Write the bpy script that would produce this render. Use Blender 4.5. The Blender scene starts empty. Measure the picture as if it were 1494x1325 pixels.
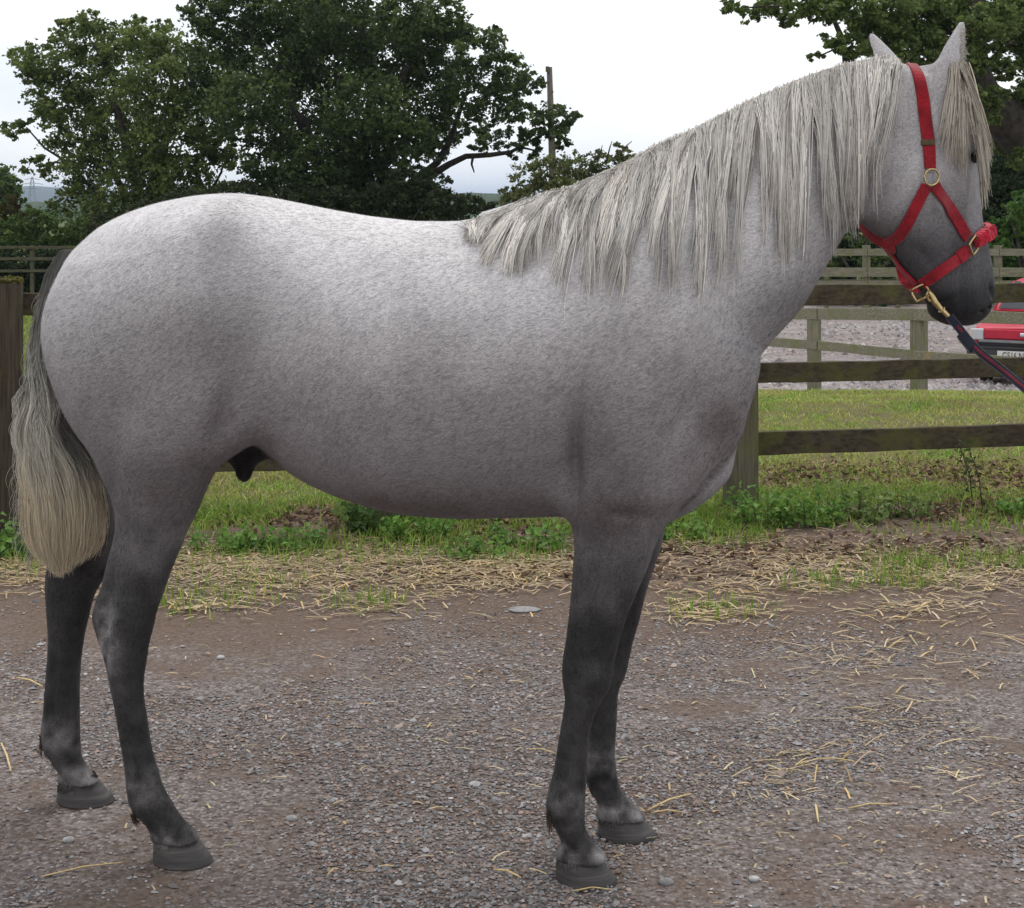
import bpy, math, random
import numpy as np
from mathutils import Vector, Matrix
from mathutils.bvhtree import BVHTree

R = math.radians
scene = bpy.context.scene
COL = scene.collection
rng = np.random.default_rng(7)
random.seed(7)

# ------------------------------------------------------------------ camera, sky, sun, exposure
FPX, CX, HZ, CAMH = 2400.0, 747.0, 300.0, 1.5      # focal length in photo pixels, centre column, horizon row, eye height
cam_d = bpy.data.cameras.new('camera')
cam = bpy.data.objects.new('camera', cam_d)
COL.objects.link(cam)
cam.location = (0, 0, CAMH)
cam.rotation_euler = (R(90), 0, 0)
cam_d.sensor_width = 36.0
cam_d.lens = 36.0 * FPX / 1494.0
cam_d.shift_y = -(662.5 - HZ) / 1494.0
cam_d.clip_start = 0.05
cam_d.clip_end = 20000
scene.camera = cam

SUN_EL, SUN_AZ = 64.0, 20.0
world = bpy.data.worlds.new('World')
scene.world = world
world.use_nodes = True
wn, wl = world.node_tree.nodes, world.node_tree.links
wn.clear()
wo = wn.new('ShaderNodeOutputWorld')
sky = wn.new('ShaderNodeTexSky')
sky.sky_type = 'NISHITA'
sky.sun_disc = False
sky.sun_elevation = R(SUN_EL)
sky.sun_rotation = R(SUN_AZ)
b1 = wn.new('ShaderNodeBackground'); b1.inputs[1].default_value = 0.10
wl.new(sky.outputs[0], b1.inputs[0])
b2 = wn.new('ShaderNodeBackground'); b2.inputs[1].default_value = 1.27
tc = wn.new('ShaderNodeTexCoord')
mp = wn.new('ShaderNodeMapping'); mp.inputs['Scale'].default_value = (1, 1, 3.0); mp.inputs['Location'].default_value = (0.35, 0.2, 0.1)
nz = wn.new('ShaderNodeTexNoise'); nz.inputs['Scale'].default_value = 2.2; nz.inputs['Detail'].default_value = 5
cr = wn.new('ShaderNodeValToRGB')
cr.color_ramp.elements[0].position = 0.36; cr.color_ramp.elements[0].color = (0.80, 0.85, 0.93, 1)
cr.color_ramp.elements[1].position = 0.52; cr.color_ramp.elements[1].color = (1.0, 1.0, 1.0, 1)
wl.new(tc.outputs['Generated'], mp.inputs[0]); wl.new(mp.outputs[0], nz.inputs[0])
wl.new(nz.outputs[0], cr.inputs[0]); wl.new(cr.outputs[0], b2.inputs[0])
mx = wn.new('ShaderNodeMixShader'); mx.inputs[0].default_value = 0.90
wl.new(b1.outputs[0], mx.inputs[1]); wl.new(b2.outputs[0], mx.inputs[2])
wl.new(mx.outputs[0], wo.inputs[0])

sun_d = bpy.data.lights.new('sun', 'SUN')
sun_d.energy = 1.5
sun_d.angle = R(18)
sun_d.color = (1.0, 0.97, 0.92)
sun = bpy.data.objects.new('sun', sun_d)
COL.objects.link(sun)
# azimuth measured clockwise from +Y like the sky node
_az, _el = R(SUN_AZ), R(SUN_EL)
_dir = Vector((math.sin(_az) * math.cos(_el), math.cos(_az) * math.cos(_el), math.sin(_el)))
sun.rotation_euler = (-_dir).to_track_quat('-Z', 'Y').to_euler()
sun.location = (0, 0, 30)

scene.view_settings.view_transform = 'Standard'
scene.view_settings.look = 'None'
scene.view_settings.exposure = 0.0
scene.view_settings.gamma = 1.0
scene.view_settings.use_curve_mapping = False
scene.render.engine = 'CYCLES'
scene.cycles.use_denoising = True
scene.cycles.max_bounces = 6
scene.cycles.volume_bounces = 0


# ------------------------------------------------------------------ helpers
def wx(px, Y): return (px - CX) * Y / FPX
def wz(py, Y): return CAMH - (py - HZ) * Y / FPX
def at(px, py, Y): return Vector((wx(px, Y), Y, wz(py, Y)))


def tag(o, label=None, cat=None, group=None, kind=None):
    if label: o['label'] = label
    if cat: o['category'] = cat
    if group: o['group'] = group
    if kind: o['kind'] = kind
    return o


def empty(name, loc=(0, 0, 0), rz=0.0):
    o = bpy.data.objects.new(name, None)
    o.location = loc
    o.rotation_euler = (0, 0, rz)
    o.empty_display_size = 0.2
    COL.objects.link(o)
    return o


def link_mesh(name, me, mat=None, parent=None, world=True):
    """link a mesh; vertices given in world space stay there when it gets a parent"""
    o = bpy.data.objects.new(name, me)
    COL.objects.link(o)
    if mat is not None and not me.materials: me.materials.append(mat)
    if parent is not None:
        o.parent = parent
        if world:
            m = Matrix.Translation(parent.location) @ parent.rotation_euler.to_matrix().to_4x4()
            o.matrix_parent_inverse = m.inverted()
    return o


def np_mesh(name, V, F, smooth=True, colors=None):
    """V (n,3), F (m,k) with constant k, or a list of such arrays"""
    me = bpy.data.meshes.new(name)
    V = np.asarray(V, dtype=np.float32)
    Fs = F if isinstance(F, list) else [F]
    loops = np.concatenate([f.reshape(-1) for f in Fs]).astype(np.int32)
    tot = np.concatenate([np.full(len(f), f.shape[1], dtype=np.int32) for f in Fs])
    start = np.concatenate([[0], np.cumsum(tot)[:-1]]).astype(np.int32)
    me.vertices.add(len(V)); me.vertices.foreach_set('co', V.reshape(-1))
    me.loops.add(len(loops)); me.loops.foreach_set('vertex_index', loops)
    me.polygons.add(len(tot)); me.polygons.foreach_set('loop_start', start)
    me.polygons.foreach_set('use_smooth', np.full(len(tot), smooth))
    me.update(calc_edges=True)
    me.validate()
    if colors is not None:
        a = me.color_attributes.new('tint', 'FLOAT_COLOR', 'POINT')
        c = np.ones((len(V), 4), dtype=np.float32); c[:, :3] = colors
        a.data.foreach_set('color', c.reshape(-1))
    return me


class MB:
    """collects simple solids into one mesh"""
    def __init__(s): s.v = []; s.f = []
    def add(s, vs, fs):
        b = len(s.v); s.v += [tuple(v) for v in vs]; s.f += [tuple(i + b for i in f) for f in fs]; return s
    def box(s, c, size, rot=None, jit=0.0):
        hx, hy, hz = size[0] / 2, size[1] / 2, size[2] / 2
        vs = [Vector((x, y, z)) for x in (-hx, hx) for y in (-hy, hy) for z in (-hz, hz)]
        if rot is not None: vs = [rot @ v for v in vs]
        vs = [Vector(c) + v + Vector((random.uniform(-jit, jit) for _ in range(3))) for v in vs]
        return s.add(vs, [(0, 1, 3, 2), (4, 6, 7, 5), (0, 4, 5, 1), (2, 3, 7, 6), (0, 2, 6, 4), (1, 5, 7, 3)])
    def tube(s, pts, rad, n=8, cap=True, squash=None):
        pts = [Vector(p) for p in pts]
        rad = [rad] * len(pts) if not hasattr(rad, '__len__') else rad
        rings = []; up = Vector((0.13, 0.21, 1))
        for i, p in enumerate(pts):
            d = (pts[min(i + 1, len(pts) - 1)] - pts[max(i - 1, 0)])
            if d.length < 1e-9: d = Vector((0, 0, 1))
            d.normalize()
            if abs(d.dot(up.normalized())) > 0.97: up = Vector((1, 0.2, 0.1))
            a = d.cross(up).normalized(); b = d.cross(a).normalized()
            q = squash if squash else 1.0
            rings.append([p + a * (rad[i] * math.cos(2 * math.pi * k / n)) + b * (rad[i] * q * math.sin(2 * math.pi * k / n)) for k in range(n)])
        vs = [v for r in rings for v in r]; fs = []
        for i in range(len(pts) - 1):
            for k in range(n):
                a, b = i * n + k, i * n + (k + 1) % n
                fs.append((a, b, b + n, a + n))
        if cap:
            fs.append(tuple(range(n - 1, -1, -1))); fs.append(tuple((len(pts) - 1) * n + k for k in range(n)))
        return s.add(vs, fs)
    def build(s, name, mat, parent=None, smooth=False, bevel=0.0):
        me = bpy.data.meshes.new(name)
        me.from_pydata(s.v, [], s.f)
        me.update()
        me.polygons.foreach_set('use_smooth', [smooth] * len(me.polygons))
        o = link_mesh(name, me, mat, parent)
        if bevel > 0:
            b = o.modifiers.new('bevel', 'BEVEL'); b.width = bevel; b.segments = 2; b.limit_method = 'ANGLE'
        return o


# ------------------------------------------------------------------ materials
def new_mat(name):
    m = bpy.data.materials.new(name); m.use_nodes = True
    nt = m.node_tree
    return m, nt, nt.nodes, nt.links, nt.nodes['Principled BSDF']


def N(nodes, kind, **kw):
    n = nodes.new(kind)
    for k, v in kw.items():
        if k in n.inputs.keys() if hasattr(n.inputs, 'keys') else False: n.inputs[k].default_value = v
        else: setattr(n, k, v)
    return n


def ramp(nodes, stops):
    r = nodes.new('ShaderNodeValToRGB'); e = r.color_ramp.elements
    while len(e) > 1: e.remove(e[-1])
    e[0].position, e[0].color = stops[0][0], (*stops[0][1], 1)
    for p, c in stops[1:]:
        x = e.new(p); x.color = (*c, 1)
    return r


def noise(nt, scale, detail=4, rough=0.55, coord='Object', stretch=None, off=(0, 0, 0)):
    n, l = nt.nodes, nt.links
    t = n.new('ShaderNodeTexCoord')
    m = n.new('ShaderNodeMapping')
    m.inputs['Scale'].default_value = stretch or (1, 1, 1); m.inputs['Location'].default_value = off
    x = n.new('ShaderNodeTexNoise'); x.inputs['Scale'].default_value = scale
    x.inputs['Detail'].default_value = detail; x.inputs['Roughness'].default_value = rough
    l.new(t.outputs[coord], m.inputs[0]); l.new(m.outputs[0], x.inputs[0])
    return x


def mixc(nt, fac, a, b, mode='MIX'):
    m = nt.nodes.new('ShaderNodeMix'); m.data_type = 'RGBA'; m.blend_type = mode
    for s, v in ((m.inputs[0], fac), (m.inputs[6], a), (m.inputs[7], b)):
        if hasattr(v, 'links') or hasattr(v, 'is_output'): nt.links.new(v, s)
        elif isinstance(v, (int, float)): s.default_value = v
        else: s.default_value = (*v, 1)
    return m.outputs[2]


def bump(nt, bsdf, h, strength=0.4, dist=0.01):
    b = nt.nodes.new('ShaderNodeBump'); b.inputs['Strength'].default_value = strength; b.inputs['Distance'].default_value = dist
    nt.links.new(h, b.inputs['Height']); nt.links.new(b.outputs[0], bsdf.inputs['Normal'])


def simple_mat(name, col, rough=0.7, var=0.25, scale=20, metal=0.0, bmp=0.0, spec=0.3):
    m, nt, n, l, p = new_mat(name)
    x = noise(nt, scale)
    r = ramp(n, [(0.3, tuple(c * (1 - var) for c in col)), (0.7, tuple(min(1, c * (1 + var)) for c in col))])
    l.new(x.outputs[0], r.inputs[0]); l.new(r.outputs[0], p.inputs['Base Color'])
    p.inputs['Roughness'].default_value = rough; p.inputs['Metallic'].default_value = metal
    p.inputs['Specular IOR Level'].default_value = spec
    if bmp: bump(nt, p, x.outputs[0], bmp, 0.01)
    return m


def tint_mat(name, rough=0.7, translucent=0.0, spec=0.2, var=0.0, scale=30):
    """colour from the mesh's own 'tint' attribute"""
    m, nt, n, l, p = new_mat(name)
    a = n.new('ShaderNodeAttribute'); a.attribute_name = 'tint'
    col = a.outputs['Color']
    if var:
        x = noise(nt, scale)
        r = ramp(n, [(0.25, (1 - var,) * 3), (0.75, (1 + var,) * 3)]); l.new(x.outputs[0], r.inputs[0])
        col = mixc(nt, 1.0, col, r.outputs[0], 'MULTIPLY')
    l.new(col, p.inputs['Base Color'])
    p.inputs['Roughness'].default_value = rough; p.inputs['Specular IOR Level'].default_value = spec
    if translucent:
        t = n.new('ShaderNodeBsdfTranslucent'); l.new(col, t.inputs[0])
        mx = n.new('ShaderNodeMixShader'); mx.inputs[0].default_value = translucent
        out = n['Material Output']
        l.new(p.outputs[0], mx.inputs[1]); l.new(t.outputs[0], mx.inputs[2]); l.new(mx.outputs[0], out.inputs[0])
    return m


def wood_mat(name, dark, light, moss=(0.10, 0.11, 0.035), moss_amt=0.4, axis='x', patch=(0.4, 0.2, 0.05), patch_amt=0.0):
    m, nt, n, l, p = new_mat(name)
    st = {'x': (1.2, 30, 14), 'z': (22, 22, 1.2)}[axis]
    g = noise(nt, 4.0, 6, 0.6, stretch=st)
    r = ramp(n, [(0.30, dark), (0.52, tuple((a + b) / 2 for a, b in zip(dark, light))), (0.75, light)])
    l.new(g.outputs[0], r.inputs[0])
    q = noise(nt, 7.0, 5, 0.65)
    q2 = ramp(n, [(0.60 - 0.22 * moss_amt, (0, 0, 0)), (0.72, (1, 1, 1))]); l.new(q.outputs[0], q2.inputs[0])
    c = mixc(nt, q2.outputs[0], r.outputs[0], moss)
    if patch_amt:
        w = noise(nt, 5.0, 3, 0.5, off=(3, 7, 1))
        w2 = ramp(n, [(0.66, (0, 0, 0)), (0.70, (patch_amt,) * 3)]); l.new(w.outputs[0], w2.inputs[0])
        c = mixc(nt, w2.outputs[0], c, patch)
    l.new(c, p.inputs['Base Color'])
    p.inputs['Roughness'].default_value = 0.85; p.inputs['Specular IOR Level'].default_value = 0.15
    bump(nt, p, g.outputs[0], 0.5, 0.006)
    return m


def interp(x, xs, ys): return np.interp(x, np.asarray(xs, float), np.asarray(ys, float))


def strands(P, rad0, rad1, sides=3, taper=0.6):
    """P (n,k,3) polylines -> tapered prism tubes; returns V, F(quads), strand index per vertex, t per vertex"""
    n, k, _ = P.shape
    T = np.zeros_like(P)
    T[:, 1:-1] = P[:, 2:] - P[:, :-2]; T[:, 0] = P[:, 1] - P[:, 0]; T[:, -1] = P[:, -1] - P[:, -2]
    T /= np.linalg.norm(T, axis=2, keepdims=True) + 1e-9
    ref = np.array([0.31, 0.87, 0.38]); A = np.cross(T, ref); A /= np.linalg.norm(A, axis=2, keepdims=True) + 1e-9
    B = np.cross(T, A)
    t = np.linspace(0, 1, k)
    prof = rad0 + (rad1 - rad0) * np.clip((t - taper) / max(1e-6, 1 - taper), 0, 1)
    V = np.zeros((n, k, sides, 3))
    for j in range(sides):
        a = 2 * math.pi * j / sides
        V[:, :, j] = P + (A * math.cos(a) + B * math.sin(a)) * prof[None, :, None]
    base = (np.arange(n) * k * sides)[:, None, None]
    i = np.arange(k - 1)[None, :, None] * sides; j = np.arange(sides)[None, None, :]
    a = base + i + j; b = base + i + (j + 1) % sides
    F = np.stack([a, b, b + sides, a + sides], axis=3).reshape(-1, 4)
    sid = np.repeat(np.arange(n), k * sides); tt = np.tile(np.repeat(t, sides), n)
    return V.reshape(-1, 3), F, sid, tt

# ================================================================== the setting
def terrain(x, y):
    """height of the ground: the yard is level, then the field falls away behind the paddock fence"""
    x = np.asarray(x, float); y = np.asarray(y, float)
    drop = interp(y, [0, 12.5, 15, 18, 20, 26, 32, 40, 60, 400, 2000, 8000], [0, 0, -.2, -.58, -.80, -1.0, -.97, -.9, -.8, -3, -12, -12])
    left = interp(x, [-6, 0.5], [1, 0]) * interp(y, [12.5, 22, 40, 80], [0, .25, .1, 0])
    bumps = .012 * np.sin(x * 3.1 + y * 1.7) * np.sin(y * 2.3 - x) * interp(y, [6.5, 8.5], [0, 1]) + .006 * np.sin(x * 5.3 + 1) * np.sin(y * 4.1) * interp(y, [4.3, 6.0], [.15, 1])
    return drop + left + bumps


def ground_material():
    m, nt, n, l, p = new_mat('ground_surface')
    t = n.new('ShaderNodeTexCoord'); sep = n.new('ShaderNodeSeparateXYZ'); l.new(t.outputs['Object'], sep.inputs[0])
    def M(op, a, b=None, clamp=False):
        x = n.new('ShaderNodeMath'); x.operation = op; x.use_clamp = clamp
        for s_, v in ((x.inputs[0], a), (x.inputs[1], b)):
            if v is None: continue
            if isinstance(v, (int, float)): s_.default_value = v
            else: l.new(v, s_)
        return x.outputs[0]
    def step(v, a, b):
        x = n.new('ShaderNodeMapRange'); x.interpolation_type = 'SMOOTHSTEP'
        x.inputs['From Min'].default_value = a; x.inputs['From Max'].default_value = b
        l.new(v, x.inputs[0]); return x.outputs[0]
    big = noise(nt, .9, 5, .6); mid_ = noise(nt, 3.5, 5, .6, off=(5, 2, 0)); fine = noise(nt, 60, 3, .7)
    Yw = M('ADD', sep.outputs[1], M('MULTIPLY', M('SUBTRACT', big.outputs[0], .5), 2.2))
    # gravel: grey chips over dust
    vo = n.new('ShaderNodeTexVoronoi'); vo.inputs['Scale'].default_value = 95; l.new(t.outputs['Object'], vo.inputs['Vector'])
    chip = ramp(n, [(0.0, (.070, .063, .064)), (.35, (.160, .148, .149)), (.7, (.26, .245, .248)), (1.0, (.42, .40, .405))])
    sepc = n.new('ShaderNodeSeparateColor'); l.new(vo.outputs['Color'], sepc.inputs[0]); l.new(sepc.outputs[0], chip.inputs[0])
    dust = ramp(n, [(.3, (.090, .062, .046)), (.7, (.175, .126, .097))]); l.new(fine.outputs[0], dust.inputs[0])
    edge = ramp(n, [(.0, (0, 0, 0)), (.5, (1, 1, 1))]); l.new(vo.outputs['Distance'], edge.inputs[0])
    gr = mixc(nt, M('MULTIPLY', edge.outputs[0], .55), chip.outputs[0], dust.outputs[0])
    # bare earth patches in the yard
    em = ramp(n, [(.45, (0, 0, 0)), (.62, (1, 1, 1))]); l.new(mid_.outputs[0], em.inputs[0])
    yard = mixc(nt, M('MULTIPLY', em.outputs[0], .7), gr, dust.outputs[0])
    # strip of trodden earth before the grass
    yard = mixc(nt, M('MULTIPLY', step(Yw, 5.1, 6.0), .85), yard, dust.outputs[0])
    # turf soil
    soil = ramp(n, [(.3, (.10, .085, .045)), (.55, (.145, .150, .050)), (.75, (.20, .195, .075))]); l.new(mid_.outputs[0], soil.inputs[0])
    soil2 = mixc(nt, .35, soil.outputs[0], dust.outputs[0])
    c = mixc(nt, step(Yw, 8.0, 9.0), yard, soil2)
    # lower yard to the right behind the field
    pale = ramp(n, [(0.0, (.20, .175, .170)), (1.0, (.44, .40, .39))]); l.new(sepc.outputs[1], pale.inputs[0])
    vo2 = n.new('ShaderNodeTexVoronoi'); vo2.inputs['Scale'].default_value = 9; l.new(t.outputs['Object'], vo2.inputs['Vector'])
    sc2 = n.new('ShaderNodeSeparateColor'); l.new(vo2.outputs['Color'], sc2.inputs[0])
    pl2 = mixc(nt, .5, pale.outputs[0], mixc(nt, sc2.outputs[0], (.13, .11, .105), (.46, .42, .42)))
    track = ramp(n, [(.42, (0, 0, 0)), (.6, (.55, .55, .55))]); tn = noise(nt, .45, 4, .5, stretch=(.25, 1.6, 1)); l.new(tn.outputs[0], track.inputs[0])
    pl3 = mixc(nt, track.outputs[0], pl2, (.24, .185, .165))
    Xw = M('ADD', sep.outputs[0], M('MULTIPLY', M('SUBTRACT', mid_.outputs[0], .5), 2.0))
    far_yard = M('MULTIPLY', M('MULTIPLY', step(Xw, -1.0, 1.2), step(sep.outputs[1], 15.2, 16.5)), M('SUBTRACT', 1.0, step(sep.outputs[1], 41, 44)))
    c = mixc(nt, far_yard, c, pl3)
    # far fields
    field = ramp(n, [(.3, (.060, .085, .025)), (.7, (.105, .125, .040))]); l.new(big.outputs[0], field.inputs[0])
    left_field = M('MULTIPLY', M('SUBTRACT', 1.0, step(Xw, -1.0, 1.0)), step(sep.outputs[1], 13, 16))
    c = mixc(nt, left_field, c, field.outputs[0])
    c = mixc(nt, step(sep.outputs[1], 41, 45), c, field.outputs[0])
    l.new(c, p.inputs['Base Color'])
    p.inputs['Roughness'].default_value = .95; p.inputs['Specular IOR Level'].default_value = .1
    h = M('ADD', M('MULTIPLY', vo.outputs['Distance'], -.7), fine.outputs[0])
    bump(nt, p, h, .55, .012)
    return m


def build_ground():
    ys = np.concatenate([np.arange(-4, 3, .5), np.arange(3, 14, .12), np.arange(14, 46, .5), np.geomspace(46, 9000, 40)])
    V = []; nx = 90
    for y in ys:
        half = max(6.0, abs(y) * 1.2)
        q = np.linspace(-1, 1, nx); x = half * np.sign(q) * np.abs(q) ** 1.15
        V.append(np.stack([x, np.full(nx, y), terrain(x, np.full(nx, y))], 1))
    V = np.concatenate(V); ny = len(ys)
    i = np.arange(ny - 1)[:, None] * nx + np.arange(nx - 1)[None, :]
    F = np.stack([i, i + 1, i + nx + 1, i + nx], 2).reshape(-1, 4)
    o = link_mesh('ground', np_mesh('ground', V, F), ground_material())
    o['kind'] = 'structure'


build_ground()


def gz(x, y): return float(terrain(np.array([x]), np.array([y]))[0])


# ---- distant hills and woods
def ridge(name, Y, pts, mat, depth, seed, rough, kind='structure'):
    """a long rounded ridge; pts = (photo column, row) of its crest seen from the yard"""
    cols = np.linspace(pts[0][0], pts[-1][0], 140)
    r = np.random.default_rng(seed)
    rows = np.interp(cols, [p[0] for p in pts], [p[1] for p in pts]) + np.convolve(r.normal(0, rough, 140), np.ones(3) / 3, 'same')
    x = (cols - CX) * Y / FPX; top = CAMH - (rows - HZ) * Y / FPX
    prof = [(-1.0, -.25), (-.6, .45), (-.3, .82), (0, 1.0), (.4, .8), (1.0, -.25)]
    base = -14.0
    V = np.concatenate([np.stack([x, np.full(140, Y + depth * a) + (r.normal(0, depth * .03, 140) if 0 < k < 5 else 0), base + (top - base) * max(b, 0) + (0 if b > 0 else -4)], 1) for k, (a, b) in enumerate(prof)])
    i = np.arange(len(prof) - 1)[:, None] * 140 + np.arange(139)[None, :]
    F = np.stack([i, i + 1, i + 141, i + 140], 2).reshape(-1, 4)
    o = link_mesh(name, np_mesh(name, V, F), mat); o['kind'] = kind
    return o


M_hill = simple_mat('hill_woods', (.030, .045, .030), .95, .45, .02)
M_wood = simple_mat('far_trees', (.030, .055, .020), .95, .5, .25)
ridge('hill', 3600, [(-900, 268), (-200, 280), (0, 274), (45, 271), (90, 274), (300, 284), (700, 287), (1100, 282), (1500, 268), (2400, 276)], M_hill, 900, 3, .5)
ridge('woodland', 620, [(-500, 290), (0, 297), (60, 295), (120, 300), (400, 290), (640, 282), (690, 281), (740, 283), (1000, 288), (1500, 284), (2000, 288)], M_wood, 60, 5, 1.8, 'stuff')


# ---- foliage
def leaf_cards(P, size, r, up=.35, jitter=.45):
    """small folded leaf sprays (two quads each) at points P"""
    n = len(P)
    s = size * r.uniform(1 - jitter, 1 + jitter, n)
    nrm = r.normal(0, 1, (n, 3)); nrm[:, 2] += up * 2; nrm /= np.linalg.norm(nrm, axis=1, keepdims=True)
    t = r.normal(0, 1, (n, 3)); t -= nrm * (t * nrm).sum(1, keepdims=True); t /= np.linalg.norm(t, axis=1, keepdims=True)
    b = np.cross(nrm, t)
    L = t * s[:, None]; W = b * (s * r.uniform(.30, .5, n))[:, None]; D = nrm * (s * .18)[:, None]
    V = np.stack([P - L * .5, P + W * .9 - L * .05 + D, P + L * .5, P - W * .9 + L * .05 + D], 1).reshape(-1, 3)
    k = np.arange(n)[:, None] * 4
    F = np.concatenate([k + np.array([[0, 1, 2]]), k + np.array([[0, 2, 3]])])
    return V, F


def crown(name, clumps, n, size, cols, parent, seed, dens=1.0, mat=None, twig=0.0):
    """clumps: (centre, radii) ellipsoids; leaves gather in knots inside them, so gaps stay open"""
    r = np.random.default_rng(seed)
    vol = np.array([np.prod(c[1]) ** (2 / 3) for c in clumps]); cnt = (vol / vol.sum() * n).astype(int) + 1
    P = []; T = []
    for (c, rad), k in zip(clumps, cnt):
        kn = max(3, k // 26)                                  # knots of leaves
        d = r.normal(0, 1, (kn, 3)); d /= np.linalg.norm(d, axis=1, keepdims=True)
        kc = np.array(c) + d * np.array(rad) * (r.uniform(.12, 1, (kn, 1)) ** .42)
        kr = np.mean(rad) * r.uniform(.13, .32, kn)
        w = r.integers(0, kn, k)
        q = r.normal(0, .55, (k, 3)); q[:, 2] *= .62
        P.append(kc[w] + q * kr[w][:, None]); T.append(r.uniform(0, 1, kn)[w] * .6 + r.uniform(0, 1, k) * .4)
    P = np.concatenate(P); T = np.concatenate(T)
    V, F = leaf_cards(P, size, r)
    a, b, c_ = [np.array(c) for c in cols]
    T = T[:, None]
    C = np.where(T < .5, a + (b - a) * T * 2, b + (c_ - b) * (T * 2 - 1))
    me = np_mesh(name, V, F, False, np.repeat(C, 4, 0))
    o = link_mesh(name, me, mat or M_leaf, parent)
    return o


M_leaf = tint_mat('leaf', .5, .38, .3)
M_bark = simple_mat('bark', (.060, .050, .042), .95, .5, 6, bmp=.6)


def limbs(base, targets, r0, seed, lift=.35, split=.35):
    """trunk + tapering limbs from base to targets; returns one MB"""
    r = random.Random(seed); b = MB(); base = Vector(base)
    for tgt, rad in targets:
        tgt = Vector(tgt); k = 7; pts = []
        for i in range(k + 1):
            t = i / k
            p = base.lerp(tgt, t)
            p.z += lift * (tgt - base).length * math.sin(math.pi * t) * .25
            if 0 < i: p += Vector((r.uniform(-1, 1), r.uniform(-1, 1), r.uniform(-1, 1))) * rad * .9
            pts.append(p)
        b.tube(pts, [max(.012, rad * (1 - .82 * (i / k) ** .8)) for i in range(k + 1)], 7)
    return b


def clumpset(Y, spec, depth=1.0, seed=1, zs=1.0):
    """spec: (column, row, radius in photo pixels[, vertical factor]) traced from the crown, spread in depth"""
    r = random.Random(seed); out = []
    for s in spec:
        y = Y + r.uniform(-1, 1) * depth
        rad = s[2] * y / FPX; v = s[3] if len(s) > 3 else .8
        out.append((tuple(at(s[0], s[1], y)), (rad, rad * 1.1, rad * v * zs)))
    return out


OAK_DARK = [(.020, .034, .011), (.052, .080, .022), (.145, .195, .055)]
OAK_MID = [(.036, .055, .014), (.110, .148, .036), (.260, .305, .090)]

M_darkbark = simple_mat('dark_bark', (.030, .026, .020), .95, .6, 9, bmp=.8)
# left oak
oak = empty('oak_tree', (wx(235, 46), 46, gz(wx(235, 46), 46)))
tag(oak, 'broad oak with ragged mid-green crown at the left behind the rump', 'tree')
SP = [(60, 95, 40), (30, 82, 26), (120, 60, 45), (128, 32, 24), (95, 40, 20), (170, 70, 45), (215, 60, 40), (250, 75, 45), (85, 135, 50), (150, 130, 60), (225, 130, 65), (300, 130, 65), (70, 165, 26), (110, 195, 48),
      (175, 200, 60), (250, 205, 65), (20, 190, 22), (38, 180, 16), (60, 240, 26), (120, 250, 45), (190, 260, 55), (265, 260, 50), (110, 300, 40), (170, 310, 50), (240, 315, 55), (320, 215, 34), (345, 235, 22), (310, 185, 30), (200, 40, 22), (235, 38, 18),
      (300, 300, 55), (360, 300, 40), (145, 335, 40)]
c0 = clumpset(46, SP, 1.6, 11)
crown('crown', c0, 50000, .115, OAK_MID, oak, 21)
bs = Vector(oak.location)
limbs(bs, [(at(235, 250, 46), .42), (at(150, 140, 45.5), .26), (at(100, 110, 46.5), .16), (at(250, 110, 46), .30), (at(320, 190, 45.5), .2), (at(40, 190, 46), .11), (at(130, 50, 46), .14), (at(330, 235, 45.6), .12), (at(215, 70, 46.2), .15)], .4, 4).build('trunk', M_darkbark, oak, True)

# big dark oak
oak2 = empty('oak_tree', (wx(545, 42), 42, gz(wx(545, 42), 42)))
tag(oak2, 'tall dark oak with wide crown rising above the back of the horse', 'tree')
SP = [(300, 25, 40), (345, 15, 55), (420, 5, 70), (500, 0, 70), (590, 20, 45), (650, 20, 40), (665, 40, 30), (320, 85, 55), (400, 80, 75), (480, 80, 75), (560, 80, 70), (640, 75, 55), (700, 75, 42), (720, 50, 16), (745, 105, 32),
      (310, 140, 40), (370, 150, 70), (450, 160, 80), (530, 160, 75), (610, 150, 65), (680, 140, 50), (740, 135, 40), (775, 120, 22), (765, 165, 30), (810, 175, 30), (830, 168, 15), (815, 200, 24), (780, 195, 24), (720, 190, 30), (660, 190, 34), (600, 205, 45), (530, 225, 60), (460, 235, 65),
      (400, 240, 55), (640, 220, 22), (700, 215, 18), (745, 222, 16), (770, 215, 20), (590, 255, 36), (620, 215, 25), (480, 290, 55), (540, 285, 50), (420, 300, 50), (600, 290, 42), (345, 195, 26), (640, 285, 26), (385, 265, 30), (560, 45, 40), (470, 45, 60), (610, 60, 45)]
c1 = clumpset(42, SP, 2.2, 12)
crown('crown', c1, 84000, .112, OAK_DARK, oak2, 22)
bs = Vector(oak2.location)
limbs(bs, [(at(545, 240, 42), .55), (at(470, 100, 42), .4), (at(600, 80, 42), .36), (at(390, 120, 41.5), .28), (at(540, 10, 42), .3), (at(690, 130, 42.5), .2), (at(360, 30, 42), .18)], .5, 8).build('trunk', M_darkbark, oak2, True)
b = MB()
pts = [at(560, 290, 42), at(620, 262, 41.6), at(655, 240, 41.4), at(680, 228, 41.2), at(715, 226, 41.2), at(745, 222, 41.2), at(775, 205, 41.3), at(812, 185, 41.4)]
b.tube(pts, [.15, .11, .085, .075, .065, .05, .035, .02], 7)
b.tube([at(690, 228, 41.2), at(688, 240, 41.2), at(692, 252, 41.2)], [.04, .03, .015], 5)
b.tube([at(745, 222, 41.2), at(760, 215, 41.1), at(790, 222, 41.0)], [.05, .035, .015], 5)
b.build('bough', M_darkbark, oak2, True)

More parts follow.
